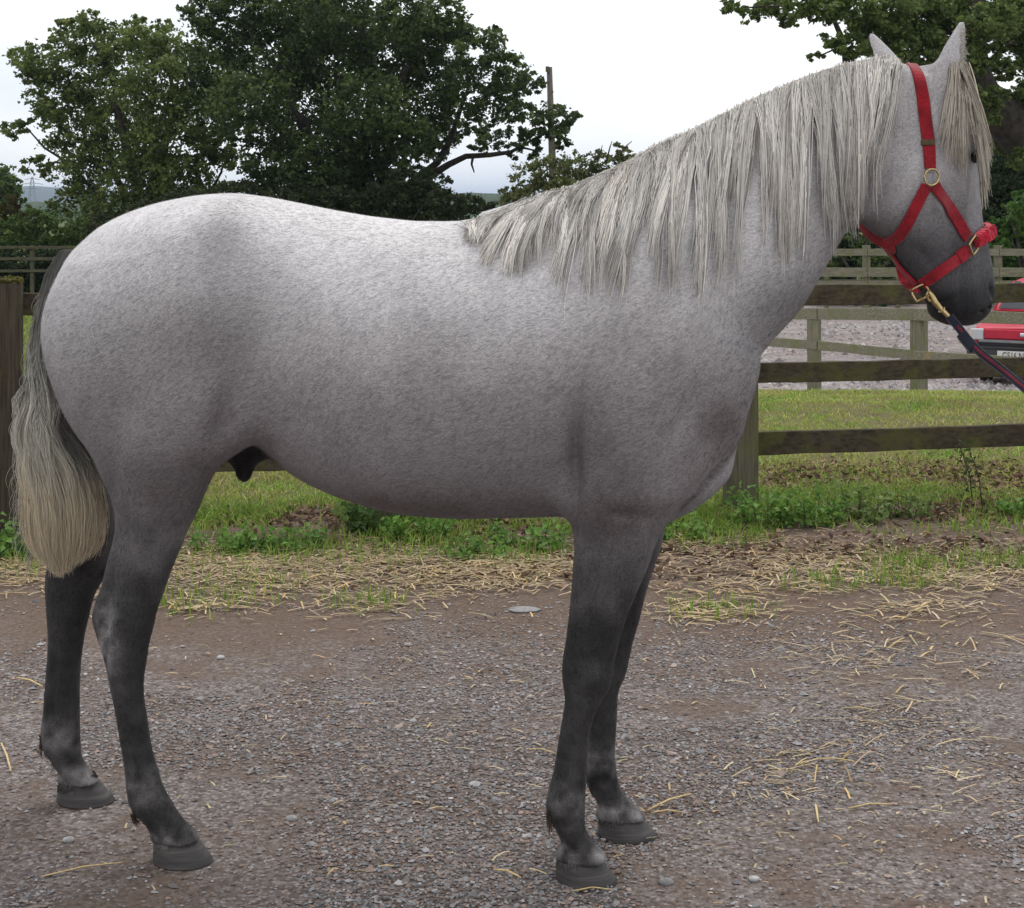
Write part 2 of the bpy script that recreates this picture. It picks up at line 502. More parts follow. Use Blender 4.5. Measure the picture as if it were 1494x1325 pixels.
# tree on the right, in front of the dark hedge
ash = empty('field_tree', (wx(1640, 30), 30, gz(wx(1640, 30), 30)))
tag(ash, 'leaning tree with thick mossy limb and hanging sprays at the upper right', 'tree')
SP = [(1070, 10, 20, .6), (1095, 25, 16, .6), (1120, 12, 28, .6), (1150, 30, 18, .7), (1165, 8, 30, .6), (1200, 15, 32, .7), (1240, 15, 38, .7), (1215, 60, 24, .6), (1190, 82, 14, .5), (1245, 70, 28, .7), (1285, 50, 40), (1300, 10, 45), (1325, 70, 34), (1350, 20, 45), (1370, 55, 30), (1400, 20, 40), (1440, 30, 40),
      (1480, 20, 40), (1440, 80, 24), (1465, 60, 26), (1450, 105, 20, .6), (1435, 120, 16), (1485, 95, 18, .5), (1490, 160, 24), (1475, 140, 14), (1500, 60, 40), (1360, 90, 26), (1420, 60, 30), (1520, 130, 40), (1540, 40, 60), (1320, 40, 30), (1260, 40, 30), (1385, 100, 30), (1400, 75, 36), (1350, 55, 34), (1440, 140, 22), (1450, 165, 20), (1475, 190, 26), (1290, 75, 26), (1425, 150, 20), (1470, 100, 24), (1400, 120, 26), (1440, 165, 24), (1465, 205, 26), (1490, 230, 26), (1420, 95, 22), (1455, 140, 18)]
crown('crown', clumpset(29, SP, 1.3, 13), 50000, .078, [(.036, .058, .014), (.095, .140, .034), (.220, .280, .080)], ash, 23)
b = MB()
b.tube([Vector(ash.location) - Vector((0, 0, .3)), at(1640, 330, 30), at(1560, 260, 29.6), at(1500, 212, 29.2), at(1462, 170, 29), at(1432, 140, 29), at(1418, 110, 29), at(1415, 70, 29), at(1420, 20, 29), at(1412, -60, 29)], [.75, .55, .42, .40, .37, .35, .33, .29, .26, .2], 10)
b.tube([at(1560, 260, 29.6), at(1530, 120, 29.8), at(1500, 30, 29.8), at(1470, -40, 30)], [.4, .26, .22, .15], 8)
b.build('trunk', M_darkbark, ash, True)
b = MB()
for pts, rad in (([(1415, 60), (1360, 25), (1300, -10), (1240, -30)], .12), ([(1235, 92), (1230, 60), (1215, 25), (1205, -15)], .07), ([(1300, -10), (1220, 5), (1150, 8), (1075, 12)], .035), ([(1330, 15), (1290, 30), (1240, 62), (1195, 82)], .035), ([(1462, 170), (1450, 130), (1440, 100)], .03), ([(1480, 60), (1455, 75), (1440, 110)], .03)):
    b.tube([at(p[0], p[1], 29 + .2 * math.sin(i)) for i, p in enumerate(pts)], [rad * (1 - .2 * i) for i in range(len(pts))], 6)
b.build('bough', M_darkbark, ash, True)


# hedges and bushes
def bush(name, label, cat, Y, spec, n, size, cols, seed, depth=.8, group=None):
    xs = [s[0] for s in spec]; c = sum(xs) / len(xs)
    o = empty(name, (wx(c, Y), Y, gz(wx(c, Y), Y)))
    tag(o, label, cat, group)
    cl_ = clumpset(Y, spec, depth, seed); low = []
    rl = random.Random(seed + 9)
    for c_, rad_ in cl_[::2]:                              # foliage goes on down to the ground
        zf = gz(c_[0], c_[1]); z_ = c_[2] - rad_[2] * 1.3
        while z_ > zf + rad_[2] * .4:
            low.append(((c_[0] + rl.uniform(-.3, .3), c_[1] + rl.uniform(-.3, .3), z_), rad_)); z_ -= rad_[2] * 1.5
    crown('foliage', cl_ + low, int(n * (1 + .7 * len(low) / len(cl_))), size, cols, o, seed + 50)
    r = random.Random(seed)
    for s in spec[::2]:
        p = Vector(o.location); p.x += r.uniform(-.6, .6); t = at(s[0], s[1], Y)
        MB().tube([p - Vector((0, 0, .15)), p.lerp(t, .5) + Vector((r.uniform(-.1, .1), 0, .1)), t], [.05, .035, .015], 5).build('stem', M_bark, o, True)
    return o


GREEN = [(.045, .080, .020), (.090, .150, .035), (.170, .240, .065)]
OLIVE = [(.055, .068, .020), (.110, .130, .040), (.200, .220, .075)]
DEEP = [(.014, .026, .009), (.024, .042, .013), (.045, .072, .022)]
BRIGHT = [(.040, .090, .014), (.070, .150, .022), (.120, .220, .040)]
bush('bramble_bush', 'low bright green brambles behind the dark rails at far left', 'bush', 43, [(-30, 335, 34), (20, 340, 30), (70, 335, 32), (120, 340, 30), (165, 345, 30), (-60, 350, 30), (45, 318, 22), (100, 352, 22), (200, 350, 30)], 12000, .085, GREEN, 31)
bush('hawthorn_bush', 'reddish brown bush above the brambles at the left edge', 'bush', 45, [(-20, 310, 30), (15, 305, 24), (40, 320, 20), (-50, 325, 30)], 4500, .085, [(.055, .040, .016), (.085, .070, .024), (.110, .115, .035)], 32)
bush('small_tree', 'small distant tree at the left edge under the oak branches', 'tree', 70, [(5, 255, 20), (-20, 262, 26), (12, 280, 20), (-10, 290, 26), (22, 268, 10)], 5000, .12, GREEN, 33)
bush('elder_bush', 'olive bush with bare twigs between the oak and the mane', 'bush', 38, [(770, 262, 30), (800, 250, 32), (840, 245, 30), (880, 235, 22), (905, 218, 14), (915, 232, 16), (860, 262, 30), (820, 280, 34), (760, 290, 24), (925, 250, 24), (900, 268, 30)], 11000, .075, OLIVE, 34)
b = MB()
eb = bpy.data.objects['elder_bush']
for tw_ in ([(860, 250), (868, 232), (862, 222)], [(868, 232), (876, 222), (879, 212)], [(885, 235), (890, 215), (893, 206)], [(905, 225), (915, 212), (922, 206)]):
    MB().tube([at(q[0], q[1], 37.8) for q in tw_], [.022, .016, .008], 5).build('twig', M_bark, eb, True)
bush('thicket', 'dark thicket under the big oak just above the back of the horse', 'bush', 39, [(430, 300, 45), (500, 305, 45), (560, 300, 45), (610, 300, 38), (650, 300, 34), (690, 305, 26), (715, 310, 18), (590, 270, 30), (640, 270, 22), (350, 300, 45), (270, 310, 45), (210, 325, 40), (150, 340, 34)], 22000, .09, [(.020, .030, .010), (.036, .050, .016), (.070, .085, .028)], 35)
bush('hedge', 'tall dark hedge behind the head of the horse', 'hedge', 41, [(1235, 330, 40), (1275, 335, 36), (1310, 320, 50), (1360, 300, 60), (1410, 270, 60), (1450, 240, 55), (1490, 230, 60), (1430, 320, 50), (1470, 300, 50), (1510, 290, 60), (1550, 250, 60), (1440, 190, 34), (1480, 180, 34), (1455, 340, 40), (1380, 340, 40), (1330, 345, 34), (1200, 345, 34), (1420, 215, 40), (1205, 388, 26), (1250, 388, 26), (1300, 388, 28), (1350, 388, 28), (1400, 388, 28), (1450, 388, 28), (1500, 388, 28), (1540, 388, 28)], 46000, .095, DEEP, 36, 1.2)
bush('hazel_bush', 'bright green leafy bush at the right edge above the pale fence', 'bush', 37, [(1482, 325, 22), (1500, 305, 26), (1475, 345, 20), (1510, 345, 30), (1468, 300, 10), (1490, 285, 12)], 5000, .07, BRIGHT, 37)
bush('ivy_hedge', 'strip of green ivy along the top of the pale far fence', 'hedge', 39.5, [(1215, 350, 13), (1240, 347, 13), (1265, 350, 13), (1290, 352, 13), (1225, 372, 12), (1255, 380, 12), (1285, 380, 14), (1205, 380, 12), (1315, 365, 14)], 4500, .06, GREEN, 38, .3)


# ---- telegraph pole and pylon
M_polewood = wood_mat('pole_wood', (.075, .062, .052), (.17, .15, .13), moss_amt=.2, axis='z')
po = empty('telegraph_pole', (wx(806, 50), 50, gz(wx(806, 50), 50)))
tag(po, 'weathered wooden telegraph pole standing behind the oak', 'pole')
MB().tube([Vector(po.location) - Vector((0, 0, .3)), at(806, 240, 50), at(801.5, 98, 50)], [.13, .11, .085], 10).build('shaft', M_polewood, po, True)
MB().box(at(798.5, 101, 49.86), (.1, .12, .16)).build('bracket', M_polewood, po)
for i in range(9): MB().box(at(806 - i * .5 + (3.6 if i % 2 else -3.6) - 0, 232 - i * 14, 49.88), (.06, .05, .05)).build('step_iron', M_polewood, po)

M_steel = simple_mat('pylon_steel', (.25, .26, .28), .6, .1, 5, .6)
PY = 900.0
py_o = empty('pylon', (wx(47, PY), PY, gz(wx(47, PY), PY)))
tag(py_o, 'far faint lattice electricity pylon on the skyline at left', 'pylon')
cx_, zb_ = wx(47, PY), gz(wx(47, PY), PY); zt_ = wz(258, PY)
b = MB()
def pyl(z): 
    t = (z - zb_) / (zt_ - zb_); return 2.6 * (1 - t) + .5 * t if t < .8 else 1.05 * (1 - (t - .8) / .2) + .15
for sx in (-1, 1):
    for sy in (-1, 1):
        zz = np.linspace(zb_, zt_, 9)
        b.tube([(cx_ + sx * pyl(z), PY + sy * pyl(z), z) for z in zz], .16, 4)
zz = np.linspace(zb_, zt_, 9)
for i in range(8):
    for sx in (-1, 1):
        b.tube([(cx_ + sx * pyl(zz[i]), PY - pyl(zz[i]), zz[i]), (cx_ - sx * pyl(zz[i + 1]), PY - pyl(zz[i + 1]), zz[i + 1])], .09, 4)
b.build('lattice', M_steel, py_o)
for f, w in ((.70, 5.0), (.82, 6.0), (.93, 4.0)):
    z = zb_ + (zt_ - zb_) * f
    MB().tube([(cx_ - w, PY, z), (cx_, PY, z + .9), (cx_ + w, PY, z)], .16, 4).build('crossarm', M_steel, py_o)


# ================================================================== fences
M_rail = wood_mat('paddock_rail_wood', (.026, .021, .014), (.088, .072, .048), moss=(.085, .085, .026), moss_amt=.55, axis='x')
M_post = wood_mat('paddock_post_wood', (.050, .042, .030), (.150, .135, .100), moss=(.105, .110, .045), moss_amt=.8, axis='z')
M_oldpost = wood_mat('old_post_wood', (.026, .021, .015), (.090, .074, .052), moss=(.075, .068, .030), moss_amt=.25, axis='z')
M_pale = wood_mat('pale_fence_wood', (.115, .108, .075), (.30, .285, .21), moss=(.15, .17, .065), moss_amt=.5, axis='x', patch=(.4, .25, .06), patch_amt=.3)
M_palepost = wood_mat('pale_fence_post_wood', (.095, .090, .060), (.27, .255, .18), moss=(.14, .16, .06), moss_amt=.5, axis='z')
M_brownfence = wood_mat('brown_fence_wood', (.045, .040, .028), (.13, .12, .085), moss_amt=.4, axis='x')


def rail(p0, p1, h, t, mat, parent, seed=0, name='rail'):
    """a sawn board between two points with slightly uneven edges"""
    r = random.Random(seed); p0, p1 = Vector(p0), Vector(p1); n = 10
    d = (p1 - p0).normalized(); side = Vector((-d.y, d.x, 0)).normalized()
    vs = []; fs = []
    for i in range(n + 1):
        p = p0.lerp(p1, i / n); a = h / 2 + r.uniform(-.003, .003); e = h / 2 + r.uniform(-.003, .003); w = r.uniform(-.002, .002)
        for s_, z in ((-t / 2, -e), (t / 2, -e), (t / 2, a), (-t / 2, a)):
            vs.append(p + side * (s_ + w) + Vector((0, 0, z)))
    for i in range(n):
        for k in range(4): fs.append((i * 4 + k, i * 4 + (k + 1) % 4, i * 4 + 4 + (k + 1) % 4, i * 4 + 4 + k))
    fs += [(3, 2, 1, 0), tuple(n * 4 + k for k in range(4))]
    return MB().add(vs, fs).build(name, mat, parent, bevel=.004)


def post(x, y, z0, z1, w, d, rz, mat, parent, seed=0, lean=0.0, name='post'):
    r = random.Random(seed); vs = []; fs = []; n = 6
    for i in range(n + 1):
        t = i / n; z = z0 + (z1 - z0) * t
        for sx, sy in ((-1, -1), (1, -1), (1, 1), (-1, 1)):
            lx, ly = sx * w / 2 + r.uniform(-.003, .003), sy * d / 2 + r.uniform(-.003, .003)
            vs.append((x + lx * math.cos(rz) - ly * math.sin(rz) + lean * t, y + lx * math.sin(rz) + ly * math.cos(rz), z + (r.uniform(-.006, .006) if i == n else 0)))
    for i in range(n):
        for k in range(4): fs.append((i * 4 + k, i * 4 + (k + 1) % 4, i * 4 + 4 + (k + 1) % 4, i * 4 + 4 + k))
    fs += [(3, 2, 1, 0), tuple(n * 4 + k for k in range(4))]
    return MB().add(vs, fs).build(name, mat, parent, bevel=.006)


# near paddock fence
FY = lambda x: 7.80 + .2 * x
fa = math.atan(.2)
nf = empty('paddock_fence', (0.28, FY(.28), 0))
tag(nf, 'dark weathered post and rail fence close behind the horse', 'fence')
PXS = [-2.265, -.575, 1.115, 2.82]
for i, x in enumerate(PXS):
    post(x, FY(x), -.3, [1.157, 1.13, 1.12, 1.12][i], .148, .115, fa, M_post if i else M_oldpost, nf, 60 + i)
RZ = [(1.055, .100), (.672, .098), (.325, .112)]
for j, (zc_, hh) in enumerate(RZ):
    for i in range(3):
        x0, x1 = PXS[i] - .03, PXS[i + 1] - .03
        if i == 2: x1 += .1
        off = .057 + .022 + (.003 if i % 2 else 0)
        dz = {0: (.012, 0), 1: (0, .004), 2: (.004, .020)}[i] if j != 0 else (0, 0)
        rail((x0 + .004, FY(x0) + off, zc_ + dz[0] * 0), (x1 - .004, FY(x1) + off, zc_ + (.006 if i == 2 and j else 0)), hh, .042, M_rail, nf, 70 + j * 5 + i)
# moss cap on the left post
r_ = np.random.default_rng(5); 
kk = 1500
mp_ = np.stack([r_.uniform(-.074, .074, kk), r_.uniform(-.058, .058, kk), np.zeros(kk)], 1)
mp_ = np.stack([PXS[0] + mp_[:, 0] * math.cos(fa) - mp_[:, 1] * math.sin(fa), FY(PXS[0]) + mp_[:, 0] * math.sin(fa) + mp_[:, 1] * math.cos(fa), 1.157 + np.abs(r_.normal(0, .008, kk))], 1)
V, F = leaf_cards(mp_, .013, r_)
mo = link_mesh('moss', np_mesh('moss', V, F, False, np.repeat(np.array([.13, .12, .03]) * r_.uniform(.5, 1.4, (kk, 1)), 4, 0)), M_leaf, nf)

# second fence, pale boards, below the field on the right
sf = empty('pale_fence', (wx(1260, 17.6), 17.6, gz(wx(1260, 17.6), 17.6)))
tag(sf, 'pale wooden fence below the field in front of the red car', 'fence')
pts2 = [(1040, 18.9), (1188, 18.0), (1341, 17.2), (1550, 16.3), (1700, 15.7)]
tops = [448, 449, 450, 458, 464]; lows = [487, 497, 512, 525, 535]
W2 = []
for i, (px_, Y) in enumerate(pts2):
    x = wx(px_, Y); w = .125 if i != 2 else .16
    W2.append((x, Y)); a = math.atan2(15.7 - 18.9, wx(1700, 15.7) - wx(1040, 18.9))
    post(x, Y, gz(x, Y) - .3, wz(tops[i] + (4 if i != 2 else 6), Y), w, .10, a, M_palepost, sf, 80 + i)
for i in range(4):
    (x0, y0), (x1, y1) = W2[i], W2[i + 1]
    o0 = -.075 if i % 2 == 0 else -.082
    ya, yb = y0 + o0, y1 + o0
    rail((x0 + .03 - (.1 if i == 2 else 0), ya, wz(tops[i] + 8, y0)), (x1 + .02, yb, wz(tops[i + 1] + 8, y1)), .125, .035, M_pale, sf, 90 + i)
    rail((x0 + .03 - (.1 if i == 2 else 0), ya, wz(lows[i] + 6, y0)), (x1 + .02, yb, wz(lows[i + 1] + 6, y1)), .10, .035, M_pale, sf, 95 + i)

# third fence, far, pale
tf = empty('far_fence', (wx(1330, 36), 36, gz(wx(1330, 36), 36)))
tag(tf, 'pale far post and rail fence in front of the dark hedge at right', 'fence')
for i, px_ in enumerate([1070, 1167, 1264, 1360, 1456, 1552]):
    Y = 36.0; x = wx(px_, Y)
    post(x, Y, gz(x, Y) - .3, wz(358, Y), .16, .12, 0, M_palepost, tf, 110 + i)
for j, (row, hh) in enumerate([(368, .15), (397, .20), (414, .14)]):
    for i in range(3):
        x0, x1 = wx([1040, 1264, 1456][i], 36), wx([1264, 1456, 1590][i], 36)
        rail((x0 + .004, 35.91 - .003 * (i % 2), wz(row, 36)), (x1 - .004, 35.91 - .003 * (i % 2), wz(row, 36)), hh, .05, M_pale, tf, 120 + j * 4 + i)
# behind it one more line of thin posts
hf_ = empty('back_fence', (wx(1330, 38.2), 38.2, gz(wx(1330, 38.2), 38.2)))
tag(hf_, 'thin-posted fence just behind the pale far fence', 'fence')
for i, px_ in enumerate([1118, 1206, 1310, 1400, 1500]):
    x = wx(px_, 38.2); post(x, 38.2, gz(x, 38.2) - .3, wz(396, 38.2), .10, .08, 0, M_palepost, hf_, 140 + i)
rail((wx(1090, 38.2), 38.14, wz(411, 38.2)), (wx(1520, 38.2), 38.14, wz(411, 38.2)), .10, .04, M_brownfence, hf_, 150)

# dark three-rail fence far left
lf = empty('field_fence', (wx(60, 38), 38, gz(wx(60, 38), 38)))
tag(lf, 'dark three-rail field fence in front of the brambles at far left', 'fence')
for i, px_ in enumerate([-70, 47, 164, 281]):
    x = wx(px_, 38); post(x, 38, gz(x, 38) - .3, wz(358, 38), .085, .08, 0, M_brownfence, lf, 160 + i)
for j, row in enumerate([361, 378, 396]):
    rail((wx(-110, 38), 37.94, wz(row, 38)), (wx(330, 38), 37.94, wz(row + (0, -1, -2)[j], 38)), .065, .035, M_brownfence, lf, 170 + j)
bush('dock_weeds', 'dark undergrowth behind the far left field fence', 'bush', 39.5, [(-40, 385, 26), (0, 382, 26), (40, 388, 26), (80, 382, 26), (120, 385, 26), (160, 385, 26), (-80, 385, 26), (20, 400, 20), (60, 402, 20), (100, 402, 20)], 17000, .08, DEEP, 39, .4)

# ================================================================== the horse
def Ymid(x):
    """depth of the horse's middle plane along its length (it stands a little turned)"""
    return interp(x, [-1.12, -0.88, 0.19, 0.55, 0.90, 1.05], [3.98, 3.94, 3.78, 3.76, 3.82, 3.86])


def px2x(px):                        # photo column -> x on the middle plane
    px = np.asarray(px, float); x = (px - CX) * 3.84 / FPX
    for _ in range(6): x = (px - CX) * Ymid(x) / FPX
    return x


def smin(a, b, k):
    return np.minimum(a, b) - np.maximum(k - np.abs(a - b), 0) ** 2 / (4 * k)


H = 0.0075
GX = np.arange(-1.25, 1.19, H); GS = np.arange(-0.42, 0.46, H); GZ = np.arange(-0.03, 1.99, H)
FIELD = np.full((len(GX), len(GS), len(GZ)), 0.5, dtype=np.float32)


def sub(x0, x1, s0, s1, z0, z1):
    i = np.searchsorted(GX, [x0, x1]); j = np.searchsorted(GS, [s0, s1]); k = np.searchsorted(GZ, [z0, z1])
    sl = (slice(i[0], i[1]), slice(j[0], j[1]), slice(k[0], k[1]))
    return sl, GX[sl[0]][:, None, None], GS[sl[1]][None, :, None], GZ[sl[2]][None, None, :]


def smooth1(xs, ys, q):
    """smooth (pchip-like) interpolation: linear then a light blur in parameter space"""
    xs = np.asarray(xs, float); ys = np.asarray(ys, float)
    o = np.argsort(xs); xs, ys = xs[o], ys[o]
    h = np.diff(xs); d = np.diff(ys) / h
    m = np.zeros_like(ys); m[0], m[-1] = d[0], d[-1]
    for i in range(1, len(xs) - 1):
        if d[i - 1] * d[i] > 0:
            w1, w2 = 2 * h[i] + h[i - 1], h[i] + 2 * h[i - 1]
            m[i] = (w1 + w2) / (w1 / d[i - 1] + w2 / d[i])
    q = np.clip(q, xs[0], xs[-1]); i = np.clip(np.searchsorted(xs, q) - 1, 0, len(h) - 1)
    t = (q - xs[i]) / h[i]
    return (ys[i] * (1 + 2 * t) * (1 - t) ** 2 + m[i] * h[i] * t * (1 - t) ** 2 + ys[i + 1] * t * t * (3 - 2 * t) + m[i + 1] * h[i] * t * t * (t - 1))


# --- trunk: top line, belly line and half width along the length (photo columns / rows on the middle plane)
T_TOP = [(73, 472), (77, 440), (83, 420), (93, 397), (110, 366), (125, 351), (150, 330), (200, 306), (250, 292), (300, 284), (340, 282), (380, 286), (440, 297), (500, 309),
         (560, 318), (620, 323), (660, 323), (700, 317), (740, 309), (780, 304), (820, 306), (860, 315), (900, 328), (940, 346), (980, 370), (1020, 400),
         (1050, 430), (1075, 462), (1092, 492), (1101, 516), (1105, 532)]
T_BOT = [(73, 476), (77, 512), (83, 536), (93, 566), (110, 606), (125, 630), (150, 652), (200, 672), (250, 672), (300, 662), (340, 650), (375, 648), (400, 664), (425, 685),
         (450, 701), (490, 719), (530, 733), (570, 743), (620, 750), (680, 753), (740, 752), (790, 751), (830, 750), (880, 753), (930, 754), (975, 746), (1000, 734),
         (1020, 724), (1040, 708), (1058, 690), (1070, 667), (1078, 640), (1085, 606), (1094, 572), (1101, 548), (1105, 534)]
T_W = [(73, .03), (77, .09), (85, .13), (100, .175), (125, .215), (160, .245), (210, .268), (270, .283), (340, .288), (400, .283), (470, .29), (560, .305), (640, .31),
       (720, .30), (800, .28), (870, .262), (940, .238), (1000, .205), (1040, .17), (1070, .135), (1090, .095), (1101, .05), (1105, .02)]
T_PU = [(73, 2.0), (200, 2.1), (340, 2.0), (500, 1.95), (650, 1.75), (760, 1.6), (900, 1.8), (1105, 2.0)]
px_of_x = lambda x: CX + x * FPX / Ymid(x)
z_of = lambda py, x: CAMH - (py - HZ) * Ymid(x) / FPX


def add_trunk():
    sl, x, s, z = sub(px2x(72.5), px2x(1105.5), -.40, .40, .6, 1.62)
    q = px_of_x(x[:, 0, 0])
    f = lambda tab: smooth1([a for a, _ in tab], [b for _, b in tab], q)[:, None, None]
    xx = x[:, 0, 0]
    top = (CAMH - (f(T_TOP)[:, 0, 0] - HZ) * Ymid(xx) / FPX)[:, None, None]
    bot = (CAMH - (f(T_BOT)[:, 0, 0] - HZ) * Ymid(xx) / FPX)[:, None, None]
    w = f(T_W); pu = f(T_PU)
    zc = bot + (top - bot) * 0.47
    hu, hl = top - zc, zc - bot
    up = z > zc
    v = np.where(up, (z - zc) / hu, (zc - z) / hl)
    p = np.where(up, pu, 2.15)
    r = (np.abs(s / w) ** p + v ** p) ** (1 / p)
    g = (r - 1) * np.minimum(w, (top - bot) / 2)
    FIELD[sl] = np.minimum(FIELD[sl], g.astype(np.float32))


# --- neck: sections across the line from shoulder to poll
def add_neck():
    A = np.array([905., 470.]); d = np.array([.817, -.577]); n = np.array([-.577, -.817])
    up_pts = np.array([(700, 345), (740, 322), (800, 284), (850, 265), (900, 243), (950, 214), (1000, 192), (1050, 167), (1100, 142), (1150, 121), (1200, 102), (1250, 88), (1290, 84), (1320, 92), (1345, 106), (1372, 128)], float)
    lo_pts = np.array([(1000, 730), (1050, 655), (1090, 580), (1107, 522), (1127, 496), (1148, 474), (1172, 445), (1192, 412), (1212, 378), (1232, 344), (1255, 316), (1290, 270), (1330, 215), (1372, 140)], float)
    ut, ur = (up_pts - A) @ d, (up_pts - A) @ n
    lt, lr = (lo_pts - A) @ d, (lo_pts - A) @ n
    bt = [-150, -60, 40, 150, 260, 360, 450, 520, 600]; bv = [.20, .205, .18, .145, .118, .102, .092, .082, .06]
    sl, x, s, z = sub(px2x(700), px2x(1380), -.30, .34, .75, 1.90)
    ym = Ymid(x)
    U = CX + x * FPX / ym; Vv = HZ - (z - CAMH) * FPX / ym
    t = (U - A[0]) * d[0] + (Vv - A[1]) * d[1]; r = (U - A[0]) * n[0] + (Vv - A[1]) * n[1]
    ru = smooth1(ut, ur, t); rl = smooth1(lt, lr, t)
    c = rl + (ru - rl) * .42; hu = np.maximum(ru - c, 1); hl = np.maximum(c - rl, 1)
    b = smooth1(bt, bv, t)
    sc = interp(t, [0, 250, 520], [0, 0.005, 0.02])
    v = np.where(r > c, (r - c) / hu, (c - r) / hl)
    p = np.where(r > c, 1.65, 2.1)
    q = (np.abs((s - sc) / b) ** p + v ** p) ** (1 / p)
    g = (q - 1) * np.minimum(b, .16)
    lim = np.maximum(t - 560, -130 - t) / 640.0      # end caps
    g = np.maximum(g, lim)
    FIELD[sl] = smin(FIELD[sl], g.astype(np.float32), .05)


# --- head
HYAW = R(30.0)
HEAD = [  # row, left, right, lateral half width
    (96, 1338, 1392, .055), (120, 1326, 1408, .075), (150, 1312, 1417, .090), (190, 1296, 1424, .100), (225, 1280, 1428, .104), (260, 1266, 1433, .100), (290, 1255, 1438, .094), (312, 1251, 1442, .088),
    (330, 1262, 1445, .081), (350, 1281, 1449, .074), (370, 1297, 1452, .067), (390, 1312, 1455, .062), (410, 1326, 1456, .060), (428, 1341, 1455, .062), (444, 1354, 1450, .063), (456, 1358, 1444, .058),
    (466, 1366, 1434, .048), (474, 1382, 1420, .03)]
head_Y = lambda py: interp(py, [96, 474], [3.84, 3.915])


def head_rows():
    py = np.array([h[0] for h in HEAD], float); Y = head_Y(py)
    L = np.array([h[1] for h in HEAD]); Rr = np.array([h[2] for h in HEAD]); b = np.array([h[3] for h in HEAD])
    z = CAMH - (py - HZ) * Y / FPX
    cx = ((L + Rr) / 2 - CX) * Y / FPX; W = (Rr - L) / 2 * Y / FPX
    a = np.sqrt(np.maximum(W ** 2 - (b * math.sin(HYAW)) ** 2, .0004)) / math.cos(HYAW)
    return z, cx, a, b, Y


HZr, HCX, HA, HB, HY = head_rows()


def head_local(x, y, z):
    cx = smooth1(HZr, HCX, z); cy = smooth1(HZr, HY, z)
    dx, dy = x - cx, y - cy
    return dx * math.cos(HYAW) + dy * math.sin(HYAW), -dx * math.sin(HYAW) + dy * math.cos(HYAW)


def head_world(u, v, z):
    cx = float(smooth1(HZr, HCX, np.array([z]))[0]); cy = float(smooth1(HZr, HY, np.array([z]))[0])
    return Vector((cx + u * math.cos(HYAW) - v * math.sin(HYAW), cy + u * math.sin(HYAW) + v * math.cos(HYAW), z))


def add_head():
    zt, zb = HZr.max(), HZr.min()
    sl, x, s, z = sub(.72, 1.16, -.20, .36, zb - .04, zt + .06)
    y = Ymid(x) + s
    u, v = head_local(x, y, z + 0 * x)
    a = smooth1(HZr, HA, z); b = smooth1(HZr, HB, z)
    q = u / a
    low = np.clip((HZ - (z - CAMH) * FPX / 3.87 - 300) / 120.0, 0, 1)     # 0 upper head .. 1 muzzle
    beff = b * (1 - (.20 - .10 * low) * np.clip(q, -1, 1) - (.10 * (1 - low)) * np.clip(-q - .35, 0, 1))
    p = 2.35
    r = (np.abs(q) ** p + np.abs(v / beff) ** p) ** (1 / p)
    g = (r - 1) * np.minimum(a, b)
    g = np.maximum(g, np.maximum(z - zt, zb - z))
    # nostrils and the mouth line
    for sg in (-1, 1):
        zn = wz(428, 3.91)
        au = float(smooth1(HZr, HA, np.array([zn]))[0])
        e = np.sqrt(((u - au * .66) / .016) ** 2 + ((v - sg * .052) / .014) ** 2 + ((z - zn) / .026) ** 2)
        g = np.maximum(g, -(e - 1) * .015)
        # eye socket
        ze = wz(226, 3.866); ae = float(smooth1(HZr, HA, np.array([ze]))[0])
        e = np.sqrt(((u - ae * .46) / .026) ** 2 + ((v - sg * .100) / .020) ** 2 + ((z - ze) / .020) ** 2)
        g = np.maximum(g, -(e - 1) * .018)
        # brow above the eye
        e = np.sqrt(((u - ae * .42) / .038) ** 2 + ((v - sg * .080) / .024) ** 2 + ((z - ze - .030) / .022) ** 2)
        g = smin(g, (e - 1) * .024, .03)
        # cheek plate
        zk = wz(285, 3.88)
        e = np.sqrt(((u + .042) / .085) ** 2 + ((v - sg * .062) / .032) ** 2 + ((z - zk) / .095) ** 2)
        g = smin(g, (e - 1) * .032, .03)
        # facial crest
        for kk in range(7):
            w = kk / 6.0
            zc_ = wz(262 + 70 * w, 3.88); uc = .035 + .012 * w
            e = np.sqrt((u - uc) ** 2 + (v - sg * (.083 - .017 * w)) ** 2 + (z - zc_) ** 2) - .013
            g = smin(g, e, .022)
    zm = wz(452, 3.91)
    slit = np.maximum(np.abs(z - zm - (u - .01) * .25) - .0028, -(u + .0))
    g = np.maximum(g, -np.maximum(slit, -(g + .012)))
    FIELD[sl] = smin(FIELD[sl], g.astype(np.float32), .035)


